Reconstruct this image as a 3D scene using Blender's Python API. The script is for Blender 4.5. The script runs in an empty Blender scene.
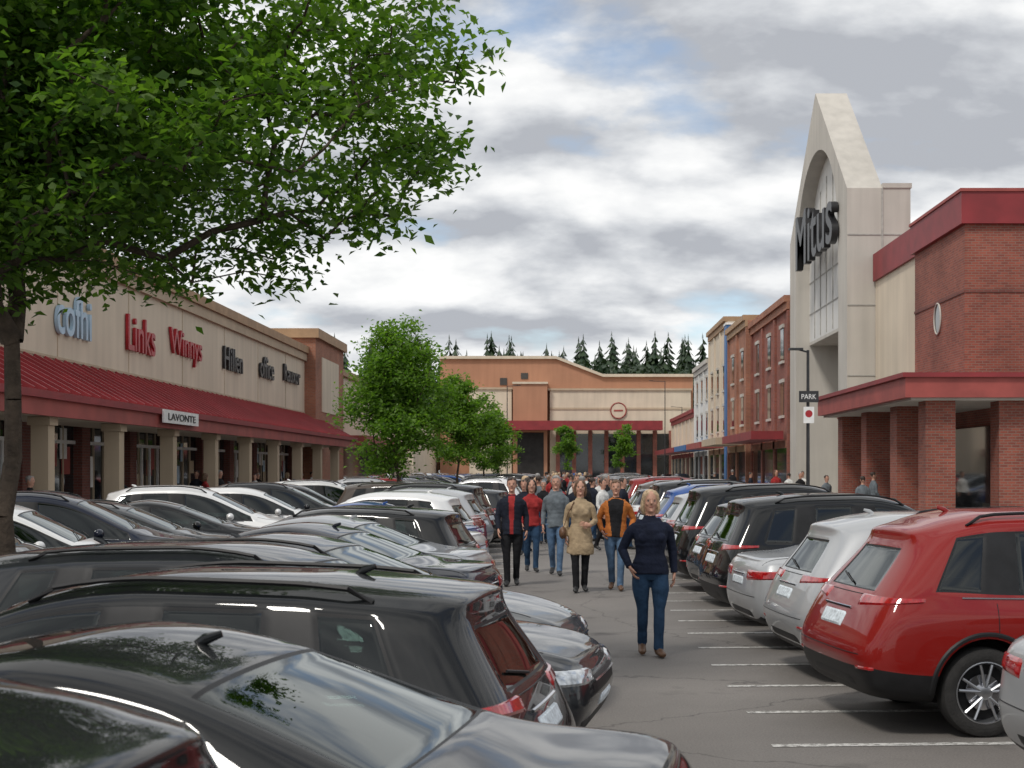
import bpy, bmesh, math, random, time
import numpy as np
from mathutils import Vector, Matrix, noise
from mathutils.bvhtree import BVHTree
T0=time.time()
random.seed(11)
scene=bpy.context.scene
COL=scene.collection
F=1422.0; CH=2.0; VX=565.0; VY=470.0

# ------------------------------------------------------------------ materials
def newmat(name):
    m=bpy.data.materials.new(name); m.use_nodes=True
    nt=m.node_tree; b=nt.nodes['Principled BSDF']
    return m,nt,b
def N(nt,t,**k):
    n=nt.nodes.new(t)
    for a,v in k.items(): setattr(n,a,v)
    return n
def mat(name,col,rough=.6,metal=0.0,var=.15,scale=3.0,bump=0.0,bscale=40.0,coat=0.0,detail=6,spec=.5,emis=0):
    m,nt,b=newmat(name)
    tc=N(nt,'ShaderNodeTexCoord')
    nz=N(nt,'ShaderNodeTexNoise'); nz.inputs['Scale'].default_value=scale; nz.inputs['Detail'].default_value=detail
    nt.links.new(tc.outputs['Object'],nz.inputs['Vector'])
    r=N(nt,'ShaderNodeValToRGB'); r.color_ramp.elements[0].position=.3; r.color_ramp.elements[1].position=.7
    r.color_ramp.elements[0].color=[c*(1-var) for c in col]+[1]
    r.color_ramp.elements[1].color=[min(1,c*(1+var)) for c in col]+[1]
    nt.links.new(nz.outputs['Fac'],r.inputs['Fac']); nt.links.new(r.outputs['Color'],b.inputs['Base Color'])
    b.inputs['Roughness'].default_value=rough; b.inputs['Metallic'].default_value=metal
    b.inputs['Coat Weight'].default_value=coat; b.inputs['Specular IOR Level'].default_value=spec
    if bump>0:
        n2=N(nt,'ShaderNodeTexNoise'); n2.inputs['Scale'].default_value=bscale; n2.inputs['Detail'].default_value=4
        nt.links.new(tc.outputs['Object'],n2.inputs['Vector'])
        bp=N(nt,'ShaderNodeBump'); bp.inputs['Strength'].default_value=bump; bp.inputs['Distance'].default_value=.02
        nt.links.new(n2.outputs['Fac'],bp.inputs['Height']); nt.links.new(bp.outputs['Normal'],b.inputs['Normal'])
    return m
def brickmat(name,c1,c2,mortar):
    m,nt,b=newmat(name)
    tc=N(nt,'ShaderNodeTexCoord'); s=N(nt,'ShaderNodeSeparateXYZ'); nt.links.new(tc.outputs['Object'],s.inputs[0])
    a=N(nt,'ShaderNodeMath',operation='ADD'); nt.links.new(s.outputs[0],a.inputs[0]); nt.links.new(s.outputs[1],a.inputs[1])
    c=N(nt,'ShaderNodeCombineXYZ'); nt.links.new(a.outputs[0],c.inputs[0]); nt.links.new(s.outputs[2],c.inputs[1])
    br=N(nt,'ShaderNodeTexBrick'); br.inputs['Scale'].default_value=1; br.inputs['Brick Width'].default_value=.23
    br.inputs['Row Height'].default_value=.08; br.inputs['Mortar Size'].default_value=.009
    br.inputs['Color1'].default_value=(*c1,1); br.inputs['Color2'].default_value=(*c2,1); br.inputs['Mortar'].default_value=(*mortar,1)
    nt.links.new(c.outputs[0],br.inputs['Vector'])
    nz=N(nt,'ShaderNodeTexNoise'); nz.inputs['Scale'].default_value=.6; nz.inputs['Detail'].default_value=8
    nt.links.new(tc.outputs['Object'],nz.inputs['Vector'])
    mr=N(nt,'ShaderNodeMapRange'); mr.inputs[1].default_value=.3; mr.inputs[2].default_value=.7; mr.inputs[3].default_value=.72; mr.inputs[4].default_value=1.2
    nt.links.new(nz.outputs['Fac'],mr.inputs[0])
    mx=N(nt,'ShaderNodeVectorMath',operation='SCALE'); nt.links.new(br.outputs['Color'],mx.inputs[0]); nt.links.new(mr.outputs[0],mx.inputs['Scale'])
    nt.links.new(mx.outputs[0],b.inputs['Base Color']); b.inputs['Roughness'].default_value=.85
    bp=N(nt,'ShaderNodeBump'); bp.inputs['Strength'].default_value=.4; bp.inputs['Distance'].default_value=.01; bp.invert=True
    nt.links.new(br.outputs['Fac'],bp.inputs['Height']); nt.links.new(bp.outputs['Normal'],b.inputs['Normal'])
    return m
def stucco(name,col,var=.1):
    m,nt,b=newmat(name)
    tc=N(nt,'ShaderNodeTexCoord'); mp=N(nt,'ShaderNodeMapping'); mp.inputs['Scale'].default_value=(1.6,1.6,.12)
    nt.links.new(tc.outputs['Object'],mp.inputs[0])
    n1=N(nt,'ShaderNodeTexNoise'); n1.inputs['Scale'].default_value=1.2; n1.inputs['Detail'].default_value=6
    nt.links.new(mp.outputs[0],n1.inputs['Vector'])
    n3=N(nt,'ShaderNodeTexNoise'); n3.inputs['Scale'].default_value=.35; n3.inputs['Detail'].default_value=8
    nt.links.new(tc.outputs['Object'],n3.inputs['Vector'])
    ad=N(nt,'ShaderNodeMath',operation='ADD'); nt.links.new(n1.outputs['Fac'],ad.inputs[0]); nt.links.new(n3.outputs['Fac'],ad.inputs[1])
    r=N(nt,'ShaderNodeValToRGB'); r.color_ramp.elements[0].position=.38; r.color_ramp.elements[1].position=.62
    hf=N(nt,'ShaderNodeMath',operation='MULTIPLY'); hf.inputs[1].default_value=.5; nt.links.new(ad.outputs[0],hf.inputs[0])
    r.color_ramp.elements[0].color=[c*(1-var*1.3) for c in col]+[1]; r.color_ramp.elements[1].color=[c*(1+var*.5) for c in col]+[1]
    nt.links.new(hf.outputs[0],r.inputs['Fac']); nt.links.new(r.outputs['Color'],b.inputs['Base Color'])
    b.inputs['Roughness'].default_value=.85
    n2=N(nt,'ShaderNodeTexNoise'); n2.inputs['Scale'].default_value=30; nt.links.new(tc.outputs['Object'],n2.inputs['Vector'])
    bp=N(nt,'ShaderNodeBump'); bp.inputs['Strength'].default_value=.25; bp.inputs['Distance'].default_value=.01
    nt.links.new(n2.outputs['Fac'],bp.inputs['Height']); nt.links.new(bp.outputs['Normal'],b.inputs['Normal'])
    return m
def asphalt():
    m,nt,b=newmat('asphalt')
    tc=N(nt,'ShaderNodeTexCoord')
    def nz(s,d,rough=.6):
        n=N(nt,'ShaderNodeTexNoise'); n.inputs['Scale'].default_value=s; n.inputs['Detail'].default_value=d; n.inputs['Roughness'].default_value=rough
        nt.links.new(tc.outputs['Object'],n.inputs['Vector']); return n
    big=nz(.22,6); fine=nz(60,3,.8); spot=nz(.9,3)
    r=N(nt,'ShaderNodeValToRGB'); r.color_ramp.elements[0].position=.35; r.color_ramp.elements[1].position=.68
    r.color_ramp.elements[0].color=(.135,.124,.114,1); r.color_ramp.elements[1].color=(.205,.188,.172,1)
    nt.links.new(big.outputs['Fac'],r.inputs['Fac'])
    r2=N(nt,'ShaderNodeMapRange'); r2.inputs[1].default_value=.3; r2.inputs[2].default_value=.7; r2.inputs[3].default_value=.7; r2.inputs[4].default_value=1.28
    nt.links.new(fine.outputs['Fac'],r2.inputs[0])
    r3=N(nt,'ShaderNodeMapRange'); r3.inputs[1].default_value=.60; r3.inputs[2].default_value=.72; r3.inputs[3].default_value=1; r3.inputs[4].default_value=.5
    nt.links.new(spot.outputs['Fac'],r3.inputs[0])
    wob=nz(1.5,4); vm=N(nt,'ShaderNodeVectorMath',operation='SCALE'); vm.inputs['Scale'].default_value=.7; nt.links.new(wob.outputs['Color'],vm.inputs[0])
    va=N(nt,'ShaderNodeVectorMath',operation='ADD'); nt.links.new(tc.outputs['Object'],va.inputs[0]); nt.links.new(vm.outputs[0],va.inputs[1])
    vo=N(nt,'ShaderNodeTexVoronoi',feature='DISTANCE_TO_EDGE'); vo.inputs['Scale'].default_value=.28; nt.links.new(va.outputs[0],vo.inputs['Vector'])
    r4=N(nt,'ShaderNodeMapRange'); r4.inputs[1].default_value=0.0; r4.inputs[2].default_value=.006; r4.inputs[3].default_value=.5; r4.inputs[4].default_value=1
    nt.links.new(vo.outputs['Distance'],r4.inputs[0])
    mu=N(nt,'ShaderNodeMath',operation='MULTIPLY'); nt.links.new(r2.outputs[0],mu.inputs[0]); nt.links.new(r3.outputs[0],mu.inputs[1])
    mu2=N(nt,'ShaderNodeMath',operation='MULTIPLY'); nt.links.new(mu.outputs[0],mu2.inputs[0]); nt.links.new(r4.outputs[0],mu2.inputs[1])
    sc=N(nt,'ShaderNodeVectorMath',operation='SCALE'); nt.links.new(r.outputs['Color'],sc.inputs[0]); nt.links.new(mu2.outputs[0],sc.inputs['Scale'])
    nt.links.new(sc.outputs[0],b.inputs['Base Color']); b.inputs['Roughness'].default_value=.8
    bp=N(nt,'ShaderNodeBump'); bp.inputs['Strength'].default_value=.5; bp.inputs['Distance'].default_value=.01
    nt.links.new(fine.outputs['Fac'],bp.inputs['Height']); nt.links.new(bp.outputs['Normal'],b.inputs['Normal'])
    return m
def paintmark():
    m,nt,b=newmat('worn_white_paint')
    tc=N(nt,'ShaderNodeTexCoord'); n=N(nt,'ShaderNodeTexNoise'); n.inputs['Scale'].default_value=14; n.inputs['Detail'].default_value=8; n.inputs['Roughness'].default_value=.75
    nt.links.new(tc.outputs['Object'],n.inputs['Vector'])
    r=N(nt,'ShaderNodeValToRGB'); r.color_ramp.elements[0].position=.43; r.color_ramp.elements[1].position=.54
    r.color_ramp.elements[0].color=(.20,.19,.175,1); r.color_ramp.elements[1].color=(.58,.57,.54,1)
    nt.links.new(n.outputs['Fac'],r.inputs['Fac']); nt.links.new(r.outputs['Color'],b.inputs['Base Color']); b.inputs['Roughness'].default_value=.7
    return m
def carpaint():
    m,nt,b=newmat('car_paint')
    oi=N(nt,'ShaderNodeObjectInfo'); tc=N(nt,'ShaderNodeTexCoord')
    n=N(nt,'ShaderNodeTexNoise'); n.inputs['Scale'].default_value=4; n.inputs['Detail'].default_value=8; n.inputs['Roughness'].default_value=.7
    nt.links.new(tc.outputs['Object'],n.inputs['Vector'])
    mr=N(nt,'ShaderNodeMapRange'); mr.inputs[1].default_value=.35; mr.inputs[2].default_value=.75; mr.inputs[3].default_value=0.0; mr.inputs[4].default_value=.03
    nt.links.new(n.outputs['Fac'],mr.inputs[0])
    mx=N(nt,'ShaderNodeMixRGB'); mx.inputs[2].default_value=(.22,.2,.18,1)
    nt.links.new(mr.outputs[0],mx.inputs[0]); nt.links.new(oi.outputs['Color'],mx.inputs[1])
    g=N(nt,'ShaderNodeNewGeometry'); mb=N(nt,'ShaderNodeMixRGB'); mb.inputs[2].default_value=(.04,.04,.042,1)
    nt.links.new(g.outputs['Backfacing'],mb.inputs[0]); nt.links.new(mx.outputs[0],mb.inputs[1])
    nt.links.new(mb.outputs[0],b.inputs['Base Color'])
    mm=N(nt,'ShaderNodeMapRange'); mm.inputs[1].default_value=.05; mm.inputs[2].default_value=.4; mm.inputs[3].default_value=0; mm.inputs[4].default_value=.3
    nt.links.new(oi.outputs['Color'],mm.inputs[0]); nt.links.new(mm.outputs[0],b.inputs['Metallic'])
    b.inputs['Roughness'].default_value=.4; b.inputs['Specular IOR Level'].default_value=.06
    b.inputs['Coat Weight'].default_value=.9; b.inputs['Coat Roughness'].default_value=.02; b.inputs['Coat IOR'].default_value=1.45
    return m
def carglass():
    m,nt,b=newmat('tinted_glass'); nt.nodes.remove(b)
    out=nt.nodes['Material Output']
    t=N(nt,'ShaderNodeBsdfTransparent'); t.inputs[0].default_value=(.12,.16,.15,1)
    g=N(nt,'ShaderNodeBsdfGlossy'); g.inputs['Roughness'].default_value=.012; g.inputs[0].default_value=(.95,1,1,1)
    lw=N(nt,'ShaderNodeLayerWeight'); lw.inputs[0].default_value=.5
    p=N(nt,'ShaderNodeMath',operation='POWER'); p.inputs[1].default_value=4.0; nt.links.new(lw.outputs['Facing'],p.inputs[0])
    mr=N(nt,'ShaderNodeMapRange'); mr.inputs[3].default_value=.055; mr.inputs[4].default_value=.9; nt.links.new(p.outputs[0],mr.inputs[0])
    mx=N(nt,'ShaderNodeMixShader'); nt.links.new(mr.outputs[0],mx.inputs[0]); nt.links.new(t.outputs[0],mx.inputs[1]); nt.links.new(g.outputs[0],mx.inputs[2])
    nt.links.new(mx.outputs[0],out.inputs[0]); return m
def leafmat(name,c1,c2,trans=.4):
    m,nt,b=newmat(name); out=nt.nodes['Material Output']
    g=N(nt,'ShaderNodeNewGeometry'); tc=N(nt,'ShaderNodeTexCoord')
    n=N(nt,'ShaderNodeTexNoise'); n.inputs['Scale'].default_value=.9; n.inputs['Detail'].default_value=3
    nt.links.new(tc.outputs['Object'],n.inputs['Vector'])
    a=N(nt,'ShaderNodeMath',operation='ADD'); nt.links.new(g.outputs['Random Per Island'],a.inputs[0]); nt.links.new(n.outputs['Fac'],a.inputs[1])
    h=N(nt,'ShaderNodeMath',operation='MULTIPLY'); h.inputs[1].default_value=.5; nt.links.new(a.outputs[0],h.inputs[0])
    r=N(nt,'ShaderNodeValToRGB'); r.color_ramp.elements[0].position=.2; r.color_ramp.elements[1].position=.8
    r.color_ramp.elements[0].color=(*c1,1); r.color_ramp.elements[1].color=(*c2,1)
    nt.links.new(h.outputs[0],r.inputs['Fac']); nt.links.new(r.outputs['Color'],b.inputs['Base Color'])
    b.inputs['Roughness'].default_value=.5; b.inputs['Specular IOR Level'].default_value=.35
    t=N(nt,'ShaderNodeBsdfTranslucent'); sc=N(nt,'ShaderNodeVectorMath',operation='MULTIPLY'); sc.inputs[1].default_value=(1.9,2.2,.8)
    nt.links.new(r.outputs['Color'],sc.inputs[0]); nt.links.new(sc.outputs[0],t.inputs[0])
    mx=N(nt,'ShaderNodeMixShader'); mx.inputs[0].default_value=trans
    nt.links.new(b.outputs[0],mx.inputs[1]); nt.links.new(t.outputs[0],mx.inputs[2]); nt.links.new(mx.outputs[0],out.inputs[0]); return m
def cloth(name,col,var=.25):
    return mat(name,col,.9,0,var,9,.8,16,spec=.2)

M_ASPH=asphalt(); M_MARK=paintmark()
M_CONC=mat('concrete',(.33,.32,.30),.85,0,.2,1.5,.3,50)
M_CURB=mat('kerb_concrete',(.38,.37,.34),.85,0,.2,4,.3,50)
M_GRASS=mat('grass',(.06,.09,.03),.9,0,.4,.5,.6,30)
M_MULCH=mat('mulch',(.06,.04,.028),.95,0,.5,12,1,40)
M_BRICK=brickmat('red_brick',(.30,.080,.050),(.20,.052,.036),(.22,.15,.12))
M_BRICK2=brickmat('orange_brick',(.38,.145,.08),(.29,.105,.06),(.28,.2,.15))
M_BRICK3=brickmat('dark_brick',(.20,.06,.045),(.14,.042,.035),(.16,.11,.09))
M_CREAM=stucco('cream_stucco',(.63,.54,.42))
M_TAN=stucco('tan_stucco',(.48,.38,.27))
M_TERRA=stucco('terracotta_stucco',(.42,.21,.125),.08)
M_WHITE=stucco('offwhite_panel',(.64,.63,.60),.08)
M_STONE=stucco('pale_stone',(.50,.47,.42),.12)
M_TRIMR=mat('dark_red_trim',(.23,.022,.026),.55,0,.18,1.2)
M_ROOFR=mat('red_metal_roof',(.31,.040,.045),.42,.0,.2,.8)
M_FASC=mat('red_fascia',(.30,.06,.05),.6,0,.2,1.5)
M_BLUE=mat('blue_panel',(.03,.13,.33),.5,0,.15,1)
M_GLASSB=mat('shop_glass',(.022,.027,.03),.05,0,.6,.7,spec=.8)
M_FRAME=mat('window_frame',(.05,.045,.04),.5,0,.1,3)
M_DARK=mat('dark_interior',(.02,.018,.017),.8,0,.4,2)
M_METAL=mat('dark_metal',(.05,.05,.052),.45,.6,.15,6)
M_LETR=mat('red_letter',(.36,.012,.02),.4,0,.1,3)
M_LETD=mat('dark_letter',(.018,.018,.02),.4,0,.1,3)
M_LETW=mat('pale_blue_letter',(.36,.50,.62),.4,0,.1,3)
M_SIGNW=mat('white_sign',(.75,.74,.72),.5,0,.12,5)
M_COPING=mat('brown_coping',(.36,.23,.13),.7,0,.15,2)
M_BARK=mat('bark',(.075,.055,.04),.95,0,.4,9,1.0,30)
M_LEAF=leafmat('leaf_green',(.028,.075,.012),(.12,.205,.03),.45)
M_LEAF2=leafmat('young_leaf_green',(.06,.13,.02),(.15,.25,.04),.45)
M_CONIF=leafmat('conifer_needles',(.016,.036,.018),(.045,.072,.032),.1)

# ------------------------------------------------------------------ mesh builder
class MB:
    def __init__(s): s.V=[];s.F=[];s.M=[];s.S=[]
    def add(s,v,f,m=0,smooth=True):
        o=len(s.V); s.V.extend([tuple(p) for p in v])
        for q in f: s.F.append(tuple(i+o for i in q)); s.M.append(m); s.S.append(smooth)
    def box(s,x0,x1,y0,y1,z0,z1,m=0):
        v=[(x0,y0,z0),(x1,y0,z0),(x1,y1,z0),(x0,y1,z0),(x0,y0,z1),(x1,y0,z1),(x1,y1,z1),(x0,y1,z1)]
        s.add(v,[(0,3,2,1),(4,5,6,7),(0,1,5,4),(1,2,6,5),(2,3,7,6),(3,0,4,7)],m,False)
    def obox(s,mtx,sx,sy,sz,m=0):
        v=[mtx@Vector((a*sx/2,b*sy/2,c*sz/2)) for c in(-1,1) for b in(-1,1) for a in(-1,1)]
        s.add(v,[(0,2,3,1),(4,5,7,6),(0,1,5,4),(1,3,7,5),(3,2,6,7),(2,0,4,6)],m,False)
    def tube(s,pts,rad,n=10,m=0,cap=True,ref=(1,0,0),smooth=True):
        pts=[Vector(p) for p in pts]; ref=Vector(ref); k=len(pts)
        if not isinstance(rad,(list,tuple)): rad=[rad]*k
        v=[];f=[]
        for i,p in enumerate(pts):
            t=(pts[min(i+1,k-1)]-pts[max(i-1,0)]).normalized()
            rf=ref if abs(t.dot(ref))<.93 else Vector((0,1,0))
            a=(rf-t*t.dot(rf)).normalized(); b=t.cross(a)
            r=rad[i]; ra,rb=(r if isinstance(r,(tuple,list)) else (r,r))
            for q in range(n):
                c=2*math.pi*q/n; v.append(p+a*ra*math.cos(c)+b*rb*math.sin(c))
        for i in range(k-1):
            for q in range(n):
                f.append((i*n+q,i*n+(q+1)%n,(i+1)*n+(q+1)%n,(i+1)*n+q))
        if cap: f.append(tuple(reversed(range(n)))); f.append(tuple((k-1)*n+q for q in range(n)))
        s.add(v,f,m,smooth)
    def ell(s,c,r,m=0,n=14,k=8,rot=None):
        v=[];f=[]
        c=Vector(c)
        for i in range(1,k):
            ph=math.pi*i/k
            for q in range(n):
                t=2*math.pi*q/n; v.append(c+Vector((r[0]*math.sin(ph)*math.cos(t),r[1]*math.sin(ph)*math.sin(t),-r[2]*math.cos(ph))))
        v.append(c+Vector((0,0,-r[2]))); v.append(c+Vector((0,0,r[2]))); nb=len(v)-2
        for i in range(k-2):
            for q in range(n): f.append((i*n+q,i*n+(q+1)%n,(i+1)*n+(q+1)%n,(i+1)*n+q))
        for q in range(n):
            f.append((nb,(q+1)%n,q)); f.append((nb+1,(k-2)*n+q,(k-2)*n+(q+1)%n))
        s.add(v,f,m)
    def lathe_y(s,c,prof,n,m,side=1):
        v=[];f=[];c=Vector(c)
        for (r,y) in prof:
            for q in range(n):
                t=2*math.pi*q/n; v.append(c+Vector((r*math.cos(t),y*side,r*math.sin(t))))
        for i in range(len(prof)-1):
            for q in range(n): f.append((i*n+q,i*n+(q+1)%n,(i+1)*n+(q+1)%n,(i+1)*n+q))
        s.add(v,f,m)
    def add_mesh(s,me,mi=None):
        v=[tuple(x.co) for x in me.vertices]; o=len(s.V); s.V.extend(v)
        for p in me.polygons:
            s.F.append(tuple(i+o for i in p.vertices)); s.M.append(p.material_index if mi is None else mi); s.S.append(True)
    def mesh(s,name,mats,sharp=None):
        me=bpy.data.meshes.new(name); me.from_pydata(s.V,[],s.F)
        for m in mats: me.materials.append(m)
        me.polygons.foreach_set('material_index',s.M); me.polygons.foreach_set('use_smooth',s.S)
        me.update()
        if sharp: me.set_sharp_from_angle(angle=math.radians(sharp))
        return me
    def obj(s,name,mats,parent=None,sharp=None):
        o=bpy.data.objects.new(name,s.mesh(name,mats,sharp)); COL.objects.link(o)
        if parent: o.parent=parent
        return o
def empty(name,loc=(0,0,0)):
    e=bpy.data.objects.new(name,None); e.location=loc; e.empty_display_size=.5; COL.objects.link(e); return e
class Bld:
    def __init__(s,name): s.e=empty(name); s.p={}
    def part(s,name,m):
        if name not in s.p: s.p[name]=(MB(),m)
        return s.p[name][0]
    def box(s,name,m,*a): s.part(name,m).box(*a)
    def done(s):
        for k,(mb,m) in s.p.items(): mb.obj(k,[m],s.e)
def text3d(name,body,width,height,mtx,m,parent,depth=.12,bold=.0,shear=0):
    c=bpy.data.curves.new(name,'FONT'); c.body=body; c.size=1; c.extrude=.05; c.offset=bold; c.shear=shear
    o=bpy.data.objects.new(name+'_tmp',c); COL.objects.link(o)
    bpy.context.view_layer.update()
    me=bpy.data.meshes.new_from_object(o.evaluated_get(bpy.context.evaluated_depsgraph_get()))
    bpy.data.objects.remove(o)
    co=np.array([v.co[:] for v in me.vertices]); lo=co.min(0);hi=co.max(0)
    sc=np.array([width/(hi[0]-lo[0]),height/(hi[1]-lo[1]),depth/(hi[2]-lo[2])])
    co=(co-(lo+hi)/2)*sc
    co=np.array([(mtx@Vector(p))[:] for p in co])
    me.vertices.foreach_set('co',co.ravel()); me.update()
    me.materials.clear(); me.materials.append(m)
    ob=bpy.data.objects.new(name,me); COL.objects.link(ob); ob.parent=parent; return ob

# ------------------------------------------------------------------ ground
mb=MB(); mb.box(-400,400,-60,1200,-.5,-.012); mb.obj('ground',[M_GRASS])
mb=MB(); mb.add([(-70,-25,0),(70,-25,0),(70,168,0),(-70,168,0)],[(0,1,2,3)],0,False); mb.obj('parking_lot',[M_ASPH])
mb=MB()
y=3.2
while y<112:
    if y>8: 
        mb.add([(1.50,y-.05,.004),(6.6,y+.22,.004),(6.6,y+.32,.004),(1.50,y+.05,.004)],[(0,1,2,3)],0,False)
    mb.add([(-6.6+1.8,y-.05+.6,.004),(-1.0,y-.05,.004),(-1.0,y+.05,.004),(-4.8,y+.65,.004)],[(0,1,2,3)],0,False)
    mb.add([(-10.2,y-.05,.004),(-5.3,y-.05,.004),(-5.3,y+.05,.004),(-10.2,y+.05,.004)],[(0,1,2,3)],0,False)
    y+=1.42
mb.obj('parking_lines',[M_MARK])
def slab(name,x0,x1,y0,y1,h=.13,m=M_CONC):
    e=empty(name)
    a=MB(); a.box(x0+.15,x1-.15,y0+.15,y1-.15,-.01,h-.004); a.obj('slab',[m],e)
    k=MB()
    k.box(x0,x0+.15,y0,y1,-.01,h);k.box(x1-.15,x1,y0,y1,-.01,h);k.box(x0+.15,x1-.15,y0,y0+.15,-.01,h);k.box(x0+.15,x1-.15,y1-.15,y1,-.01,h)
    k.obj('kerb',[M_CURB],e)
slab('pavement',8.4,20,-20,159.9)
slab('pavement',-16,-11.4,-20,150)
for (a,b_) in ((11.2,13.1),(38.5,42),(60,64),(80,84),(98,102)):
    slab('planting_island',-5.15,-4.35,a,b_,.14,M_MULCH)
slab('pavement',-30,30,160,175)

# ------------------------------------------------------------------ cars
M_PAINT=carpaint(); M_CG=carglass()
M_BLK=mat('black_plastic',(.012,.012,.013),.5,0,.3,8,spec=.3)
M_CHR=mat('chrome',(.7,.7,.72),.12,1,.05,5)
M_TIRE=mat('tyre_rubber',(.022,.021,.02),.85,0,.3,10,.3,60)
M_RIM=mat('alloy_rim',(.42,.43,.45),.28,.9,.1,8)
M_TAIL=mat('tail_lamp_red',(.35,.008,.01),.12,0,.35,30,coat=1)
M_HEAD=mat('head_lamp',(.42,.45,.48),.08,.5,.45,25,coat=1)
M_PLATE=mat('number_plate',(.6,.66,.7),.5,0,.3,30)
M_INT=mat('seat_fabric',(.05,.048,.046),.85,0,.3,8)
CM=[M_PAINT,M_CG,M_BLK,M_CHR,M_TIRE,M_RIM,M_TAIL,M_HEAD,M_PLATE,M_INT]

def st(x,xb=None,xr=None,w=.91,zb=.2,zs=.88,zbelt=1.0,wb=.84,zrail=1.5,wr=.65,ztop=1.62,dx=None):
    if xb is None: xb=x
    if xr is None: xr=xb
    X=[x,x,x,x,x,(x+xb)/2,xb,xr,xr,xr,xr]
    Y=[0,.75*w,.96*w,w,w,.985*w,wb,wr,wr-.07,wr*.74,0]
    Z=[zb,zb,zb+.07,zb+.24,max(zs-.18,zb+.3),zs,zbelt,zrail,zrail+.035 if zrail<ztop-.04 else (zrail+ztop)/2,ztop-.018,ztop]
    if dx: X=[a+b for a,b in zip(X,dx)]
    return (X,Y,Z)
def build_car(name,kind,kx=1.0,kz=1.0,clad=True,rails=True,lev=2,round_=0.0):
    zf=lambda z: z if z<.45 else .45+(z-.45)*kz
    if kind=='two':
        R_=round_
        ST=[
         st(.03,.15+.05*R_,.42+.16*R_,w=.80,zb=.30,zs=.86,zbelt=1.03,wb=.75,zrail=1.49-.04*R_,wr=.58-.03*R_,ztop=1.60-.05*R_,dx=[.08,.06,.02,-.02,-.01,.0,0,0,-.06,-.12,-.14]),
         st(.14,.24+.05*R_,.50+.16*R_,w=.885,zb=.27,zs=.89,zbelt=1.05,wb=.81,zrail=1.52-.04*R_,wr=.62-.03*R_,ztop=1.635-.05*R_),
         st(.42,.50,.72+.08*R_,w=.91,zb=.22,zs=.90,zbelt=1.06+.03*R_,wb=.84,zrail=1.54-.02*R_,wr=.64,ztop=1.66-.02*R_),
         st(1.0,.98,1.06,w=.92,zb=.2,zs=.91,zbelt=1.05,wb=.85,zrail=1.57,wr=.66,ztop=1.69),
         st(1.1,1.08,1.14,w=.92,zb=.2,zs=.91,zbelt=1.045,wb=.85,zrail=1.575,wr=.66,ztop=1.695),
         st(1.88,1.88,1.84,w=.915,zb=.2,zs=.90,zbelt=1.02,wb=.855,zrail=1.59,wr=.67,ztop=1.705),
         st(1.98,1.98,1.93,w=.915,zb=.2,zs=.90,zbelt=1.015,wb=.855,zrail=1.588,wr=.67,ztop=1.703),
         st(2.85,2.75,2.50,w=.915,zb=.2,zs=.89,zbelt=1.0,wb=.855,zrail=1.54,wr=.655,ztop=1.64),
         st(3.42,3.42,3.38,w=.92,zb=.2,zs=.87,zbelt=.985,wb=.85,zrail=1.01,wr=.79,ztop=1.06,dx=[0,0,0,0,0,0,0,0,.04,.1,.16]),
         st(3.85,w=.925,zb=.2,zs=.86,zbelt=.955,wb=.83,zrail=.975,wr=.76,ztop=1.03,dx=[0,0,0,0,0,0,0,0,0,.02,.04]),
         st(4.28,w=.90,zb=.22,zs=.80,zbelt=.885,wb=.79,zrail=.905,wr=.72,ztop=.955),
         st(4.46,w=.80,zb=.27,zs=.74,zbelt=.80,wb=.72,zrail=.825,wr=.64,ztop=.87,dx=[-.04,-.02,.02,.04,.04,.02,-.02,-.04,-.02,.0,.02]),
        ]
        GL={(2,3),(4,5),(6,7),(7,8)}; WS=[(7,8)]; rearcap=True; L=4.55; ax=(.93,3.68)
    else:
        ST=[
         st(.04,.08,.10,w=.80,zb=.30,zs=.86,zbelt=.95,wb=.74,zrail=.985,wr=.66,ztop=1.02,dx=[.06,.04,.0,-.02,.0,.0,.02,.04,0,-.03,-.05]),
         st(.16,.18,.20,w=.87,zb=.27,zs=.88,zbelt=.97,wb=.80,zrail=1.005,wr=.72,ztop=1.045),
         st(.42,.44,.44,w=.895,zb=.22,zs=.88,zbelt=.975,wb=.82,zrail=1.01,wr=.74,ztop=1.055),
         st(.78,.78,.80,w=.905,zb=.2,zs=.87,zbelt=.975,wb=.83,zrail=1.02,wr=.745,ztop=1.065,dx=[0]*8+[-.02,-.06,-.1]),
         st(1.28,1.16,1.52,w=.91,zb=.18,zs=.865,zbelt=.965,wb=.835,zrail=1.325,wr=.62,ztop=1.405),
         st(1.95,1.95,1.98,w=.91,zb=.18,zs=.86,zbelt=.95,wb=.84,zrail=1.38,wr=.635,ztop=1.46),
         st(2.05,2.05,2.07,w=.91,zb=.18,zs=.86,zbelt=.95,wb=.84,zrail=1.378,wr=.635,ztop=1.458),
         st(2.9,2.8,2.55,w=.91,zb=.18,zs=.85,zbelt=.94,wb=.84,zrail=1.335,wr=.62,ztop=1.41),
         st(3.5,3.5,3.42,w=.915,zb=.18,zs=.83,zbelt=.915,wb=.835,zrail=.945,wr=.78,ztop=.985,dx=[0,0,0,0,0,0,0,0,.04,.1,.16]),
         st(3.95,w=.915,zb=.18,zs=.80,zbelt=.885,wb=.82,zrail=.905,wr=.74,ztop=.95),
         st(4.42,w=.89,zb=.2,zs=.72,zbelt=.79,wb=.78,zrail=.81,wr=.70,ztop=.85),
         st(4.62,w=.79,zb=.25,zs=.65,zbelt=.70,wb=.70,zrail=.725,wr=.62,ztop=.765,dx=[-.04,-.02,.02,.04,.04,.02,-.02,-.04,-.02,.0,.02]),
        ]
        GL={(4,5),(6,7),(7,8)}; WS=[(7,8),(3,4)]; rearcap=False; L=4.7; ax=(1.0,3.80)
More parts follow.
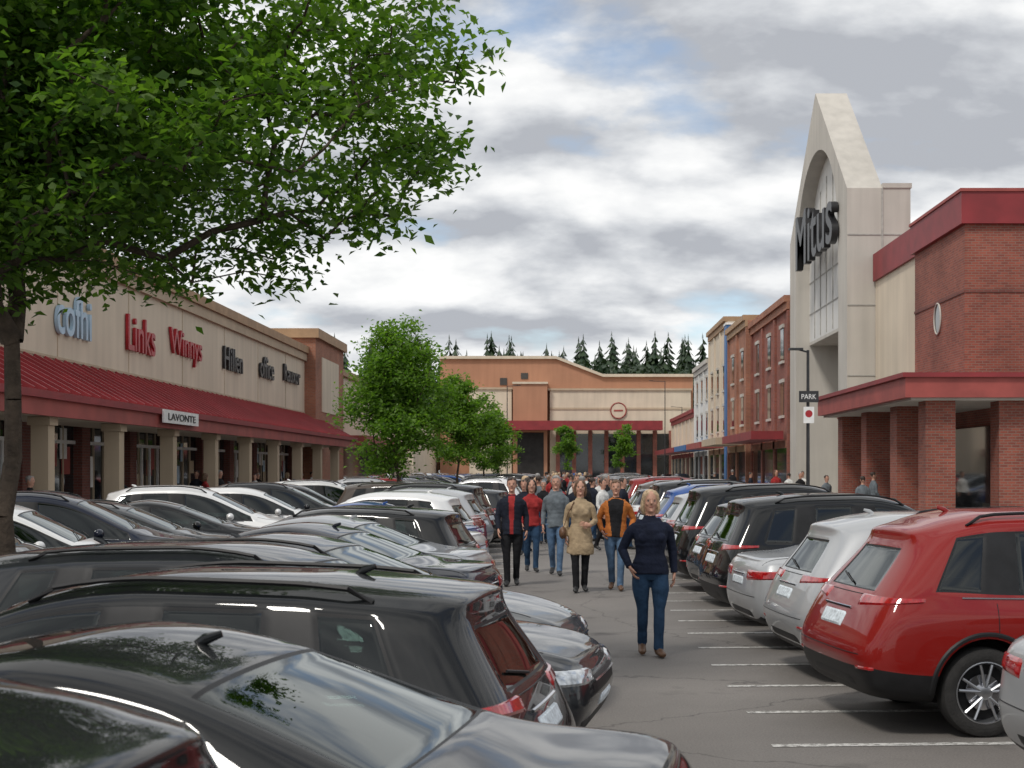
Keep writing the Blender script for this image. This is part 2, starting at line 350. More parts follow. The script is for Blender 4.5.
    L*=kx; ax=(ax[0]*kx,ax[1]*kx)
    bm=bmesh.new(); cr=bm.edges.layers.float.new('crease_edge'); vd={}
    ni=len(ST)
    def v(i,j,s):
        X,Y,Z=ST[i]
        if j in(0,10): s=0
        k=(i,j,s)
        if k not in vd: vd[k]=bm.verts.new((X[j]*kx,Y[j]*(s if s else 0),zf(Z[j])))
        return vd[k]
    def cv(i,j,c,s):
        if j==2: return v(i,(0,1,2)[c],s)
        if j==8: return v(i,(10,9,8)[c],s)
        if c==2: return v(i,j,s)
        if c==0: s=0
        k=('c',i,j,c,s)
        if k not in vd:
            X,Y,Z=ST[i]; sg=-1 if i==0 else 1
            if c==0: p=((X[j]+sg*.07)*kx,0,zf(Z[j]))
            else: p=((X[j]+sg*.05)*kx,Y[j]*.76*s,zf(Z[j]))
            vd[k]=bm.verts.new(p)
        return vd[k]
    def face(vs,m,s):
        if s<0: vs=vs[::-1]
        u=[]
        for q in vs:
            if q not in u: u.append(q)
        f=bm.faces.new(u); f.material_index=m; f.smooth=True
    for s in(1,-1):
        for i in range(ni-1):
            for j in range(10):
                m=0
                if j==6 and (i,i+1) in GL: m=1
                if j in(8,9) and (i,i+1) in WS: m=1
                if j<=1 or (clad and j==2): m=2
                if j==6 and not m and ((i,i+1) in((3,4),(5,6)) if kind=='two' else (i,i+1)==(5,6)): m=2
                face([v(i,j,s),v(i+1,j,s),v(i+1,j+1,s),v(i,j+1,s)],m,s)
        for i in(0,ni-1):
            ss=s if i==0 else -s
            for j in range(2,8):
                for c in(0,1):
                    m=0
                    if rearcap and i==0 and j==6 and c==0: m=1
                    if clad and j==2: m=2
                    face([cv(i,j,c,s),cv(i,j,c+1,s),cv(i,j+1,c+1,s),cv(i,j+1,c,s)],m,ss)
    for s in(1,-1):
        for i in range(ni-1):
            for j,cv_ in((6,.45),(5,.34),(7,.3),(3,.2)):
                e=bm.edges.get((v(i,j,s),v(i+1,j,s)))
                if e: e[cr]=cv_
    bmesh.ops.recalc_face_normals(bm,faces=bm.faces)
    me=bpy.data.meshes.new('cage'); bm.to_mesh(me); bm.free()
    for m in CM: me.materials.append(m)
    o=bpy.data.objects.new('tmp',me); COL.objects.link(o)
    sm=o.modifiers.new('s','SUBSURF'); sm.levels=lev; sm.render_levels=lev
    dg=bpy.context.evaluated_depsgraph_get(); dg.update()
    me2=bpy.data.meshes.new_from_object(o.evaluated_get(dg))
    bm=bmesh.new(); bm.from_mesh(me2)
    gf=[f for f in bm.faces if f.material_index==1]
    r=bmesh.ops.inset_region(bm,faces=gf,thickness=.016,depth=-.007,use_even_offset=True,use_boundary=True)
    for f in r['faces']: f.material_index=2
    me3=bpy.data.meshes.new('b'); bm.to_mesh(me3); bm.free()
    for m in CM: me3.materials.append(m)
    o.modifiers.clear(); o.data=me3
    WR=.335
    cut=MB()
    for a in ax:
        for s in(1,-1):
            y0,y1=sorted((.60*s,1.2*s)); n=40
            vv=[];ff=[]
            for yy in(y0,y1):
                for q in range(n):
                    t=2*math.pi*q/n; vv.append((a+.40*math.cos(t),yy,WR+.01+.40*math.sin(t)))
            for q in range(n): ff.append((q,(q+1)%n,n+(q+1)%n,n+q))
            ff.append(tuple(reversed(range(n)))); ff.append(tuple(range(n,2*n)))
            cut.add(vv,ff,2)
    cm=cut.mesh('cut',CM); b2=bmesh.new(); b2.from_mesh(cm); bmesh.ops.recalc_face_normals(b2,faces=b2.faces); b2.to_mesh(cm); b2.free()
    co=bpy.data.objects.new('cut',cm); COL.objects.link(co)
    bo=o.modifiers.new('b','BOOLEAN'); bo.operation='DIFFERENCE'; bo.object=co; bo.solver='EXACT'
    dg=bpy.context.evaluated_depsgraph_get(); dg.update()
    body=bpy.data.meshes.new_from_object(o.evaluated_get(dg))
    bpy.data.objects.remove(co); bpy.data.objects.remove(o)
    bvh=BVHTree.FromPolygons([x.co[:] for x in body.vertices],[tuple(p.vertices) for p in body.polygons])
    mb=MB(); mb.add_mesh(body)
    def ray(o_,d):
        l,n,_,_=bvh.ray_cast(Vector(o_),Vector(d))
        if l is None: return None
        if n.dot(Vector(d))>0: n=-n
        return l,n
    side=lambda x,z,s: ray((x,3*s,z),(0,-s,0))
    def cyl(cx,phi,z,s,e):
        d=Vector((e*math.cos(phi),s*math.sin(phi),0)); return ray(Vector((cx,0,z))+d*4,-d)
    top=lambda x,y_: ray((x,y_,4),(0,0,-1))
    end=lambda y_,z,e: ray((L/2+e*6,y_,z),(-e,0,0))
    def patch(f,nu,nv,off,m):
        P=[]
        for a in range(nu+1):
            for b_ in range(nv+1):
                h=f(a/nu,b_/nv)
                if h is None: return
                edge=a in(0,nu) or b_ in(0,nv)
                P.append(h[0]+h[1]*(-.006 if edge else off))
        mb.add(P,[(a*(nv+1)+b_,(a+1)*(nv+1)+b_,(a+1)*(nv+1)+b_+1,a*(nv+1)+b_+1) for a in range(nu) for b_ in range(nv)],m)
    def line(fs,m=2,r=.004,off=0.0,n=5):
        P=[h[0]+h[1]*off for h in fs if h]
        if len(P)>1: mb.tube(P,r,n,m)
    lerp=lambda a,b_,t:a+(b_-a)*t
    two=kind=='two'
    for s in(1,-1):
        z0=.36; zt=zf(1.0) if two else .93
        doors=([1.02,1.93,3.05] if two else [1.2,2.0,3.08])
        for dx_ in doors:
            dx_*=kx
            line([side(dx_+ (.0 if dx_>1.3*kx or k/10>.5 else (.5-k/10)*.5),lerp(z0,zt,k/10),s) for k in range(11)],2,.004)
        line([side(lerp(doors[0]*kx+.3,doors[2]*kx,k/16),z0,s) for k in range(17)],2,.004)
        for hx in((1.30,2.30) if two else (1.42,2.35)):
            h=[side(hx*kx+k*.045,zf(.90) if two else .80,s) for k in range(5)]
            line(h,3,.012,.022,6)
        if two:
            patch(lambda u,v_:cyl(.9*kx,math.radians(lerp(24,64,u)),zf(lerp(.95+.06*u,1.055-.01*u,v_)),s,-1),16,5,.012,6)
            patch(lambda u,v_:cyl(.9*kx,math.radians(lerp(34,46,u)),lerp(.50,.54,v_),s,-1),6,3,.008,6)
        else:
            patch(lambda u,v_:cyl(.9*kx,math.radians(lerp(22,58,u)),lerp(.76+.04*u,.895,v_),s,-1),14,5,.012,6)
        hz=(zf(.68),zf(.80)) if two else (.60,.70)
        patch(lambda u,v_:cyl(L-.9*kx,math.radians(lerp(24,54,u)),lerp(hz[0]+.02*u,hz[1]+.03*u,v_),s,1),14,5,.012,7)
        patch(lambda u,v_:cyl(L-.9*kx,math.radians(lerp(28,40,u)),lerp(.36,.45,v_),s,1),6,3,.006,2)
        for a in ax:
            def fl(u,v_):
                t=math.radians(lerp(-12,192,u)); r_=lerp(.398,.455,v_)
                return side(a+r_*math.cos(t),WR+.01+r_*math.sin(t),s)
            if clad: patch(fl,30,3,.012,2)
            else: line([side(a+.405*math.cos(math.radians(t)),WR+.01+.405*math.sin(math.radians(t)),s) for t in range(-5,186,8)],0,.010,0)
        if clad: line([side(lerp(ax[0]+.5,ax[1]-.5,k/16),.40,s) for k in range(17)],3,.008,.004)
        if round_: line([side(lerp(.75,3.2,k/30)*kx,zf(lerp(1.055,1.0,k/30))-.012,s) for k in range(31)],3,.007,.004)
        mz=zf(1.06) if two else .99; mx_=(2.95 if two else 3.0)*kx
        mb.ell((mx_,s*1.0,mz+.02),(.075,.11,.075),0,12,8)
        mb.tube([(mx_,s*.84,mz-.05),(mx_,s*.94,mz)],[.03,.025],8,2)
        if rails and two:
            xs=[lerp(.75+.15*round_,2.45,k/14)*kx for k in range(15)]; yy=s*.585
            P=[]
            for k,x_ in enumerate(xs):
                h=top(x_,yy)
                if h: P.append(h[0]+Vector((0,0,.0 if k in(0,14) else .045)))
            mb.tube(P,.014,6,2)
        for a in ax:
            yo=.905*s
            prof=[(.215,-.20),(.30,-.205),(.325,-.18),(.335,-.15),(.335,-.04),(.325,-.012),(.29,.002),(.25,-.004),(.232,-.012)]
            mb.lathe_y((a,yo-.02*s,WR),prof,40,4,s)
            mb.lathe_y((a,yo-.02*s,WR),[(.234,-.008),(.226,-.006),(.214,-.03),(.205,-.12)],40,5,s)
            mb.lathe_y((a,yo-.10*s,WR),[(.23,0),(.0,0.001)],24,2,s)
            mb.lathe_y((a,yo-.085*s,WR),[(.14,0),(.135,.01),(.0,.011)],24,3,s)
            mb.lathe_y((a,yo-.045*s,WR),[(.055,-.03),(.055,.01),(.03,.02),(.0,.021)],16,5,s)
            for q in range(5):
                for dd in(-.16,.16):
                    t=2*math.pi*q/5+.3; 
                    p0=Vector((a+.045*math.cos(t+dd*.6),yo-.04*s,WR+.045*math.sin(t+dd*.6)))
                    p1=Vector((a+.215*math.cos(t+dd*1.35),yo-.035*s,WR+.215*math.sin(t+dd*1.35)))
                    mb.tube([p0,(p0+p1)/2+Vector((0,.004*s,0)),p1],[(.016,.012),(.014,.011),(.018,.011)],6,5,ref=(0,1,0))
    pz=(zf(.78),zf(.90)) if two else (.70,.80)
    patch(lambda u,v_:end(lerp(-.26,.26,u),lerp(pz[0],pz[1],v_),-1),12,6,.012,8)
    line([end(lerp(-.70,.70,k/20),zf(.62) if two else .60,-1) for k in range(21)],2,.004)
    line([end(lerp(-.3,.3,k/10),pz[1]+.03,-1) for k in range(11)],3,.010,.006)
    patch(lambda u,v_:end(lerp(-.52,.52,u),lerp(.34,.44,v_),-1),10,3,.012,2)
    patch(lambda u,v_:end(lerp(-.46,.46,u),lerp(zf(.58) if two else .50,zf(.74) if two else .63,v_),1),12,5,.012,2)
    line([end(lerp(-.42,.42,k/14),zf(.69) if two else .60,1) for k in range(15)],3,.010,.012)
    patch(lambda u,v_:end(lerp(-.55,.55,u),lerp(.32,.44,v_),1),12,4,.010,2)
    patch(lambda u,v_:end(lerp(-.24,.24,u),lerp(.46,.55,v_),1),8,4,.014,8)
    for s in(1,-1):
        line([top(lerp(3.45 if two else 3.55,4.25 if two else 4.4,k/12)*kx,s*lerp(.74,.64,k/12)) for k in range(13)],2,.004)
    for y0_ in(-.45,.15):
        line([top((lerp(3.36,3.16,k/8)+(0 if two else .06))*kx,y0_+.5*k/8) for k in range(9)],2,.006,.012)
    if two:
        line([end(lerp(.0,.34,k/10),zf(lerp(1.10,1.16,k/10)),-1) for k in range(11)],2,.008,.012)
        line([end(lerp(-.62,.62,k/20),zf(1.05)-.01,-1) for k in range(21)],2,.004)
    else:
        line([top(lerp(.10,.62,k/12),.70) for k in range(13)],2,.004)
        line([top(lerp(.10,.62,k/12),-.70) for k in range(13)],2,.004)
    h=top((.95 if two else 1.65)*kx,0)
    if h: mb.tube([h[0]+Vector((.06,0,-.005)),h[0]+Vector((.02,0,.02)),h[0]+Vector((-.04,0,.04))],[(.022,.015),(.014,.02),(.004,.012)],8,0,ref=(0,1,0))
    mb.box(.6*kx,3.4*kx,-.72,.72,.30,.42,9)
    mb.tube([(3.35*kx,-.7,.80),(3.35*kx,.7,.80)],[(.15,.12)]*2,10,2,ref=(1,0,0))
    sh=.42*(kz if two else .82)+.62
    for sx in((1.22*kx,2.12*kx) if two else (1.45,2.25)):
        for sy in(-.38,.38):
            mb.tube([(sx+.05,sy,.5),(sx-.06,sy,sh*.8),(sx-.16,sy,sh)],[(.24,.08),(.24,.08),(.17,.05)],12,9,ref=(0,1,0))
            mb.tube([(sx+.5,sy,.52),(sx+.05,sy,.48)],[(.25,.08),(.25,.08)],10,9,ref=(0,1,0))
            mb.tube([(sx-.17,sy,sh+.03),(sx-.19,sy,sh+.16)],[(.12,.05),(.10,.04)],10,9,ref=(0,1,0))
    mb.tube([(2.72*kx,.38+.18*math.cos(t/12*6.283),.88+.17*math.sin(t/12*6.283)) for t in range(13)],.014,6,2,cap=False)
    me=mb.mesh(name,CM,sharp=38)
    return me,L
CARS={}
CARS['suv']=build_car('suv_body','two',1.0,1.0,True,True,3)
CARS['cross']=build_car('crossover_body','two',1.0,1.0,True,True,3,1.0)
CARS['big']=build_car('big_suv_body','two',1.05,1.07,True,True)
CARS['wagon']=build_car('wagon_body','two',1.0,.84,False,True,3)
CARS['hatch']=build_car('hatch_body','two',.92,.92,False,False,3,.6)
CARS['sedan']=build_car('sedan_body','three',1.0,1.0,False,False,3)
print('cars',time.time()-T0)
C=dict(black=(.004,.005,.006),navy=(.005,.009,.022),grey=(.07,.075,.08),silver=(.40,.41,.42),white=(.70,.70,.69),red=(.215,.010,.008),blue=(.015,.065,.24),dgreen=(.02,.035,.03),brown=(.07,.055,.045),dgrey=(.016,.018,.021))
def car(kind,col,X,Y,ang,front=False,name=None):
    me,L=CARS[kind]
    nm=name or {'suv':'parked_suv','cross':'parked_suv','big':'parked_suv','wagon':'parked_station_wagon','hatch':'parked_hatchback','sedan':'parked_sedan'}[kind]
    o=bpy.data.objects.new(nm,me); COL.objects.link(o)
    c=C[col]; o.color=(*c,1)
    if front:
        ang+=math.pi; o.location=(X-L*math.cos(ang),Y-L*math.sin(ang),0)
    else: o.location=(X,Y,0)
    o.rotation_euler=(0,0,ang); return o
LA=math.pi-math.radians(9); RA=math.radians(6)
left=[('hatch','black',-.42,2.50,0),('sedan','black',.42,4.60,0),('wagon','black',-.05,7.0,0),('wagon','dgrey',.26,9.5,1),('sedan','grey',.12,12.0,1),
 ('sedan','navy',-.75,14.6,0),('sedan','silver',-.95,17.1,0),('wagon','black',-1.2,19.6,0),('sedan','white',-1.3,22.0,0),('sedan','blue',-1.5,24.5,0),('hatch','white',-1.7,27.0,0),
 ('sedan','red',-1.75,29.5,0),('hatch','silver',-1.75,32.0,0),('suv','black',-1.75,34.5,0)]
for k,c,x,y,f in left: car(k,c,x,y,LA,bool(f))
rr=random.Random(4)
kinds=['suv','big','wagon','hatch','sedan','cross','sedan']; cols=['black','navy','grey','silver','white','black','white','dgrey','red','blue','black','brown','dgrey','blue']
y=37
while y<120:
    if rr.random()<.97: car(rr.choice(kinds),rr.choice(cols),-1.5+rr.uniform(-.2,.15),y,LA+rr.uniform(-.02,.02),rr.random()<.3)
    y+=2.45
y=6
c2=['black','white','dgrey','silver','black','white','navy','grey','black','white']
i=0
while y<118:
    if rr.random()<.92:
        k=rr.choice(['sedan','wagon','suv','hatch','cross']); car(k,c2[i%10] if y<50 else rr.choice(cols),-9.6+rr.uniform(-.2,.2),y,math.radians(8)+rr.uniform(-.02,.02))
    y+=2.5; i+=1
right=[('sedan','silver',2.72,8.0,RA),('cross','red',2.10,11.35,math.radians(8)),('hatch','silver',2.12,13.95,RA),('sedan','silver',2.0,16.35,RA),('suv','black',1.9,18.8,RA),('hatch','dgrey',1.95,21.3,RA),('big','black',1.8,23.9,RA),
 ('sedan','red',1.9,26.5,RA),('hatch','silver',1.9,29,RA),('cross','blue',1.8,31.5,RA),('big','black',1.8,34,RA)]
for i,(k,c,x,y,a) in enumerate(right):
    o=car(k,c,x,y,a)
    if i==1:
        p=MB(); p.box(1.95,2.33,-.948,-.935,.90,1.06,0); q=p.obj('number_plate',[M_PLATE],o)
y=36.6
while y<120:
    if rr.random()<.97: car(rr.choice(kinds),rr.choice(cols),1.9+rr.uniform(-.15,.2),y,RA+rr.uniform(-.02,.02),rr.random()<.25)
    y+=2.45
for k in range(10):
    for yy in(125,132,139,146,153):
        x_=-13+k*2.9+rr.uniform(-.3,.3)
        if abs(x_+.2)<1.6 and yy<140: continue
        if rr.random()<.85: car(rr.choice(kinds),rr.choice(cols),x_,yy-2+rr.uniform(-.4,.4),math.radians(90))
for k in range(5): car(rr.choice(kinds),rr.choice(cols),-30+k*3,140,math.radians(90))

# ------------------------------------------------------------------ left shops
b=Bld('shopping_strip_building')
YA,YB=14,76.4
b.box('upper_wall',M_CREAM,-34,-14,YA,YB,4.6,8.25)
b.box('cornice',M_COPING,-34.2,-13.75,YA,YB,8.25,8.62)
b.box('cornice_lower',M_TAN,-14.0,-13.86,YA,YB,7.85,8.247)
b.box('wall_joint',M_TAN,-14,-13.97,YA,YB,5.05,5.12)
y=YA+6
while y<YB: b.box('control_joint',M_TAN,-14,-13.985,y,y+.04,5.13,7.84); y+=6.4
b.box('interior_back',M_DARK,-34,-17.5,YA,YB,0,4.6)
b.box('soffit',M_TAN,-17.5,-14,YA,YB,4.3,4.6)
y=YA
i=0
while y<YB-1:
    w=4.55
    b.box('pier',M_TAN if i%3 else M_BRICK3,-14.5,-14.02,y,y+.7,0,4.3)
    b.box('glass',M_GLASSB,-14.32,-14.28,y+.7,y+w,.45,3.9)
    b.box('stall_riser',M_BRICK3,-14.42,-14.2,y+.7,y+w,0,.45)
    b.box('transom',M_SIGNW,-14.36,-14.22,y+.7,y+w,2.75,2.85)
    b.box('head',M_TAN,-14.4,-14.1,y+.7,y+w,3.9,4.3)
    for k in range(1,4): b.box('mullion',M_TAN,-14.35,-14.23,y+.7+k*.96-.04,y+.7+k*.96+.04,.45,3.9)
    if i%3==1:
        b.box('door_leaf',M_SIGNW,-14.2,-14.14,y+1.7,y+1.8,0,2.75); b.box('door_leaf',M_SIGNW,-14.2,-14.14,y+2.62,y+2.7,0,2.75); b.box('door_leaf',M_SIGNW,-14.2,-14.14,y+3.55,y+3.63,0,2.75)
    rc=random.Random(i*7)
    for k in range(4):
        yy=y+.8+rc.random()*2.8; z_=1.2+rc.random()*1.2; q=rc.randrange(4)
        b.box('poster_%d'%q,[M_SIGNW,M_LETW,M_FASC,M_TAN][q],-14.26,-14.25+.004*k,yy,yy+.35+.5*rc.random(),z_,z_+.3+.6*rc.random())
    y+=w; i+=1
cp=b.part('canopy_roof',M_ROOFR)
x0,z0,x1,z1=-14.0,4.95,-11.75,3.72
cp.add([(x0,YA,z0),(x1,YA,z1),(x1,79,z1),(x0,79,z0)],[(0,1,2,3)],0,False)
cp.add([(x0,YA,z0-.1),(x1,YA,z1-.1),(x1,79,z1-.1),(x0,79,z0-.1)],[(0,1,2,3)],0,False)
y=YA+.2
rot=Matrix.Rotation(math.atan2(-(z1-z0),(x1-x0)),4,'Y')
while y<79:
    mt=Matrix.Translation(((x0+x1)/2,y,(z0+z1)/2+.06))@rot
    cp.obox(mt,2.54,.07,.14); y+=.75
b.box('canopy_fascia',M_FASC,-11.75,-11.6,YA,79,3.22,3.74)
b.box('canopy_gutter',M_TRIMR,-11.6,-11.5,YA,79,3.60,3.77)
b.box('canopy_soffit',M_CREAM,-14,-11.75,YA,79,3.24,3.32)
y=YA+3
while y<79:
    b.box('column',M_TAN,-12.25,-11.85,y,y+.42,.6,3.23); b.box('column_base',M_STONE,-12.33,-11.77,y-.08,y+.5,.12,.6); b.box('column_cap',M_TAN,-12.31,-11.79,y-.06,y+.48,3.03,3.227)
    y+=5.2
b.box('brick_pylon',M_BRICK2,-22,-13.4,76.4,86,0,9.1); b.box('pylon_cap',M_COPING,-22.2,-13.2,76.2,86.2,9.1,9.6)
b.box('pylon_panel',M_CREAM,-13.4,-13.36,78.3,84,5.2,8.2)
b.box('far_wing',M_CREAM,-34,-14,86,112,0,7.9); b.box('far_wing_cap',M_COPING,-34,-13.8,86.2,112,7.9,8.3)
b.box('far_wing_canopy',M_FASC,-14,-12,86,112,3.5,4.1); b.box('far_glass',M_GLASSB,-14,-13.95,87,111,.4,3.3)
b.done()
MR=Matrix(((0,0,1,0),(1,0,0,0),(0,1,0,0),(0,0,0,1)))
for nm,tx,ya,yb,z,h,m in(('sign_letters','cofhi',38.9,41.7,6.35,1.2,M_LETW),('sign_letters_red','Links',45.2,48.2,6.4,1.15,M_LETR),('sign_letters_red_b','Winnys',50.1,54.4,6.45,1.2,M_LETR),
    ('sign_letters_dark','Hillen',58,61.3,6.6,.95,M_LETD),('sign_letters_dark_b','office',64.8,67.9,6.75,1.0,M_LETD),('sign_letters_dark_c','Rauxor',70.4,74.6,6.85,.85,M_LETD)):
    mt=Matrix.Translation((-13.92,(ya+yb)/2,z))@MR
    text3d(nm,tx,yb-ya,h,mt,m,b.e,.10,.008)
s_=MB(); s_.box(-11.5,-11.44,40.6,44.4,3.36,3.74); s_.obj('canopy_sign_board',[M_SIGNW],b.e)
text3d('canopy_sign_text','LAVONTE',3.0,.2,Matrix.Translation((-11.43,42.5,3.55))@MR,M_METAL,b.e,.02)

# ------------------------------------------------------------------ right tower store
b=Bld('department_store_building')
cy,hw=68.15,7.65
def outer(t):
    if t<.3: return (cy-hw, 14*t/.3)
    if t>.7: return (cy+hw,14*(1-t)/.3)
    u=(t-.3)/.4*2-1; return (cy+hw*u,14+6.05*(1-abs(u)))
def inner(t):
    r=5.7
    if t<.3: return (cy-r,11.3*t/.3)
    if t>.7: return (cy+r,11.3*(1-t)/.3)
    a=math.pi*(1-(t-.3)/.4); return (cy+r*math.cos(a),11.3+5.9*math.sin(a)**.85)
fr=b.part('gable_frame',M_STONE); NN=60
X0,X1=12.0,13.5
v=[];f=[]
for i in range(NN+1):
    t=i/NN; o_=outer(t); n_=inner(t)
    v+=[(X0,o_[0],o_[1]),(X0,n_[0],n_[1]),(X1,o_[0],o_[1]),(X1,n_[0],n_[1])]
for i in range(NN):
    a=4*i;c=4*i+4
    f+=[(a,a+1,c+1,c),(a+2,c+2,c+3,a+3),(a,c,c+2,a+2),(a+1,a+3,c+3,c+1)]
fr.add(v,f,0,False)
pw=b.part('sign_panel_wall',M_WHITE)
v=[];f=[]
for i in range(31):
    t=i/30; a=math.pi*(1-t); yy=cy+5.7*math.cos(a); zz=11.3+5.9*math.sin(a)**.85
    v+=[(12.7,yy,8.6),(12.7,yy,zz)]
f=[(2*i,2*i+2,2*i+3,2*i+1) for i in range(30)]; pw.add(v,f,0,False)
b.box('panel_underside',M_STONE,12.7,14.2,cy-5.7,cy+5.7,8.45,8.6)
for k in range(1,7): b.box('panel_joint',M_CURB,12.66,12.697,cy-5.7+k*1.63-.03,cy-5.7+k*1.63+.03,8.7,11.3+5.0*math.sin(math.acos(max(-1,min(1,(-5.7+k*1.63)/5.7)))))
for zz in(10.0,11.6): b.box('panel_joint_h',M_CURB,12.67,12.695,cy-5.6,cy+5.6,zz,zz+.05)
b.box('entrance_back',M_STONE,14.2,14.4,cy-5.7,cy+5.7,0,8.6)
b.box('entrance_glass',M_GLASSB,14.1,14.15,cy-4.2,cy+4.2,.1,4.6)
for k in range(7): b.box('entrance_mullion',M_FRAME,14.04,14.1,cy-4.2+k*1.4-.05,cy-4.2+k*1.4+.05,.1,4.6)
b.box('entrance_lintel',M_TRIMR,13.9,14.18,cy-4.5,cy+4.5,4.6,5.1)
b.box('tower_block',M_STONE,14.4,14.7,60.5,75.8,0,14.0); b.box('tower_block_side',M_STONE,13.5,14.4,60.5,62.45,0,14.0); b.box('tower_block_side',M_STONE,13.5,14.4,73.85,75.8,0,14.0)
b.box('tower_top',M_STONE,13.5,14.4,62.45,73.85,12.5,14.0)
b.box('tower_cap',M_STONE,13.5,14.75,60.45,75.9,14.0,14.2)
for zz in(3,6,9,12): b.box('stone_joint',M_CURB,12.02,14.68,60.47,60.5,zz,zz+.05)
b.box('stone_joint_v',M_CURB,13.46,13.53,60.465,60.5,0,14)
b.box('link_wall',M_CREAM,13.2,40,51.2,60.46,0,10.0); b.box('link_band',M_TRIMR,13.08,40,51.2,60.4,10.0,11.15)
b.box('link_wall_base',M_BRICK,13.1,13.2,51.2,60.4,0,1.2)
b.box('brick_block',M_BRICK,12.6,40,44.8,51.2,4.6,9.75); b.box('brick_band',M_TRIMR,12.45,40,44.65,51.3,9.75,10.75); b.box('band_coping',M_FASC,12.4,40,44.6,51.3,10.75,10.85)
b.box('brick_block_joint',M_BRICK3,12.57,12.6,44.8,51.2,7.6,7.7)
b.box('brick_block_joint',M_BRICK3,12.6,40,44.77,44.8,7.6,7.7)
rw=b.part('round_window',M_GLASSB); vv=[(12.58,48+.4*math.cos(t*.2618),7.1+.5*math.sin(t*.2618)) for t in range(24)]; rw.add(vv,[tuple(range(24))],0,False)
rt=b.part('round_window_trim',M_STONE); rt.tube([(12.57,48+.42*math.cos(t*.2618),7.1+.52*math.sin(t*.2618)) for t in range(25)],.03,6,0,False)
b.box('lower_wall',M_BRICK,13.6,40,44.8,51.2,0,4.6)
b.box('lower_glass',M_GLASSB,13.5,13.58,45.2,50.6,.4,3.4); b.box('lower_glass_front',M_GLASSB,15.2,24,44.7,44.78,.4,3.5)
for k in range(6): b.box('lower_mullion',M_FRAME,15.2+k*1.5,15.28+k*1.5,44.62,44.7,.4,3.5)
b.box('canopy_slab',M_FASC,9.6,30,40.1,54,4.05,4.62); b.box('canopy_edge',M_TRIMR,9.5,30,40.0,54.05,4.62,4.75); b.box('canopy_soffit',M_STONE,9.8,30,40.3,53.9,3.98,4.05)
for (xx,yy) in((10.3,52.8),(10.3,48.6),(10.3,44.2),(10.3,40.6),(12.4,40.6),(15.6,40.6),(19,40.6)):
    b.box('brick_pier',M_BRICK,xx,xx+.85,yy,yy+.85,.12,3.98); b.box('pier_base',M_STONE,xx-.08,xx+.93,yy-.08,yy+.93,.1,.75)
b.done()
ML=Matrix(((0,0,-1,0),(-1,0,0,0),(0,1,0,0),(0,0,0,1)))
text3d('store_sign_letters','Mitus',9.8,2.7,Matrix.Translation((11.8,67.0,13.35))@ML,M_LETD,b.e,.3,.01)

def shop(name,ya,yb,Z,wall,cap,x=12.0,win=True,canopy=None):
    b=Bld(name)
    b.box('wall',wall,x,x+22,ya,yb,0,Z); b.box('cornice',cap,x-.3,x+22,ya,yb,Z,Z+.35); b.box('cornice_step',cap,x-.16,x,ya,yb,Z-.4,Z-.003)
    b.box('shopfront',M_GLASSB,x-.04,x,ya+.8,yb-.8,.4,3.2); b.box('shopfront_head',cap,x-.12,x,ya+.4,yb-.4,3.2,3.6)
    n=max(2,int((yb-ya)/4))
    for k in range(n+1):
        yy=ya+(yb-ya)*k/n; 
        b.box('pilaster',wall,x-.12,x-.003,max(ya,yy-.3),min(yb,yy+.3),0,Z-.45)
    if win:
        for fl in(5.0,8.0):
            if fl+1.9>Z-.5: continue
            for k in range(n):
                yy=ya+(yb-ya)*(k+.5)/n
                b.box('window',M_GLASSB,x-.03,x,yy-.55,yy+.55,fl,fl+1.8); b.box('sill',M_STONE,x-.12,x-.0,yy-.7,yy+.7,fl-.15,fl-.003); b.box('lintel',M_STONE,x-.1,x,yy-.7,yy+.7,fl+1.803,fl+2.0)
    if canopy: b.box('canopy',canopy,x-2.0,x-.26,ya+.5,yb-.5,3.65,4.1)
    b.done(); return b
shop('brick_shop_building',75.95,91,11.0,M_BRICK,M_BRICK2,12.0,True,M_TRIMR)
shop('brick_shop_building',91.1,101.5,11.6,M_BRICK2,M_COPING,11.7,True,M_TAN)
shop('tan_shop_building',105,118,13.0,M_CREAM,M_COPING,12,True,M_FASC)
shop('white_shop_building',118.1,131,10.9,M_WHITE,M_STONE,12,True,M_BLUE)
shop('cream_shop_building',131.1,159,7.3,M_CREAM,M_TRIMR,12,False,M_TRIMR)
bl=Bld('blue_pylon_sign'); bl.box('pylon',M_BLUE,11.55,12.3,101.7,103.2,0,12.4); bl.box('pylon_cap',M_SIGNW,11.5,12.35,101.65,103.25,12.4,12.55); bl.done()

b=Bld('mall_anchor_building'); Y=176
fx=lambda px:(px-VX)*Y/F
fz=lambda py:CH+(VY-py)*Y/F
m_=b.part('main_wall',M_TERRA)
pr=[(fx(440),0),(fx(440),fz(359)),(fx(556),fz(359)),(fx(603),fz(377)),(fx(693),fz(377)),(fx(693),0)]
v=[(x,Y,z) for x,z in pr]+[(x,Y+30,z) for x,z in pr]; n=len(pr)
m_.add(v,[tuple(range(n)),tuple(reversed(range(n,2*n)))]+[(i,n+i,n+(i+1)%n,(i+1)%n) for i in range(n)],0,False)
cop=b.part('coping',M_CREAM)
for (xa,za),(xb,zb) in zip(pr[1:4],pr[2:5]): cop.add([(xa,Y-.4,za),(xb,Y-.4,zb),(xb,Y-.4,zb+.35),(xa,Y-.4,za+.35),(xa,Y+1,za),(xb,Y+1,zb),(xb,Y+1,zb+.35),(xa,Y+1,za+.35)],[(0,1,2,3),(3,2,6,7),(0,4,5,1),(4,7,6,5),(0,3,7,4),(1,5,6,2)],0,False)
b.box('cream_panel',M_CREAM,fx(470),fx(512),Y-1.2,Y-.01,0,fz(390)); b.box('cream_panel',M_CREAM,fx(550),fx(690),Y-1.2,Y-.01,0,fz(391))
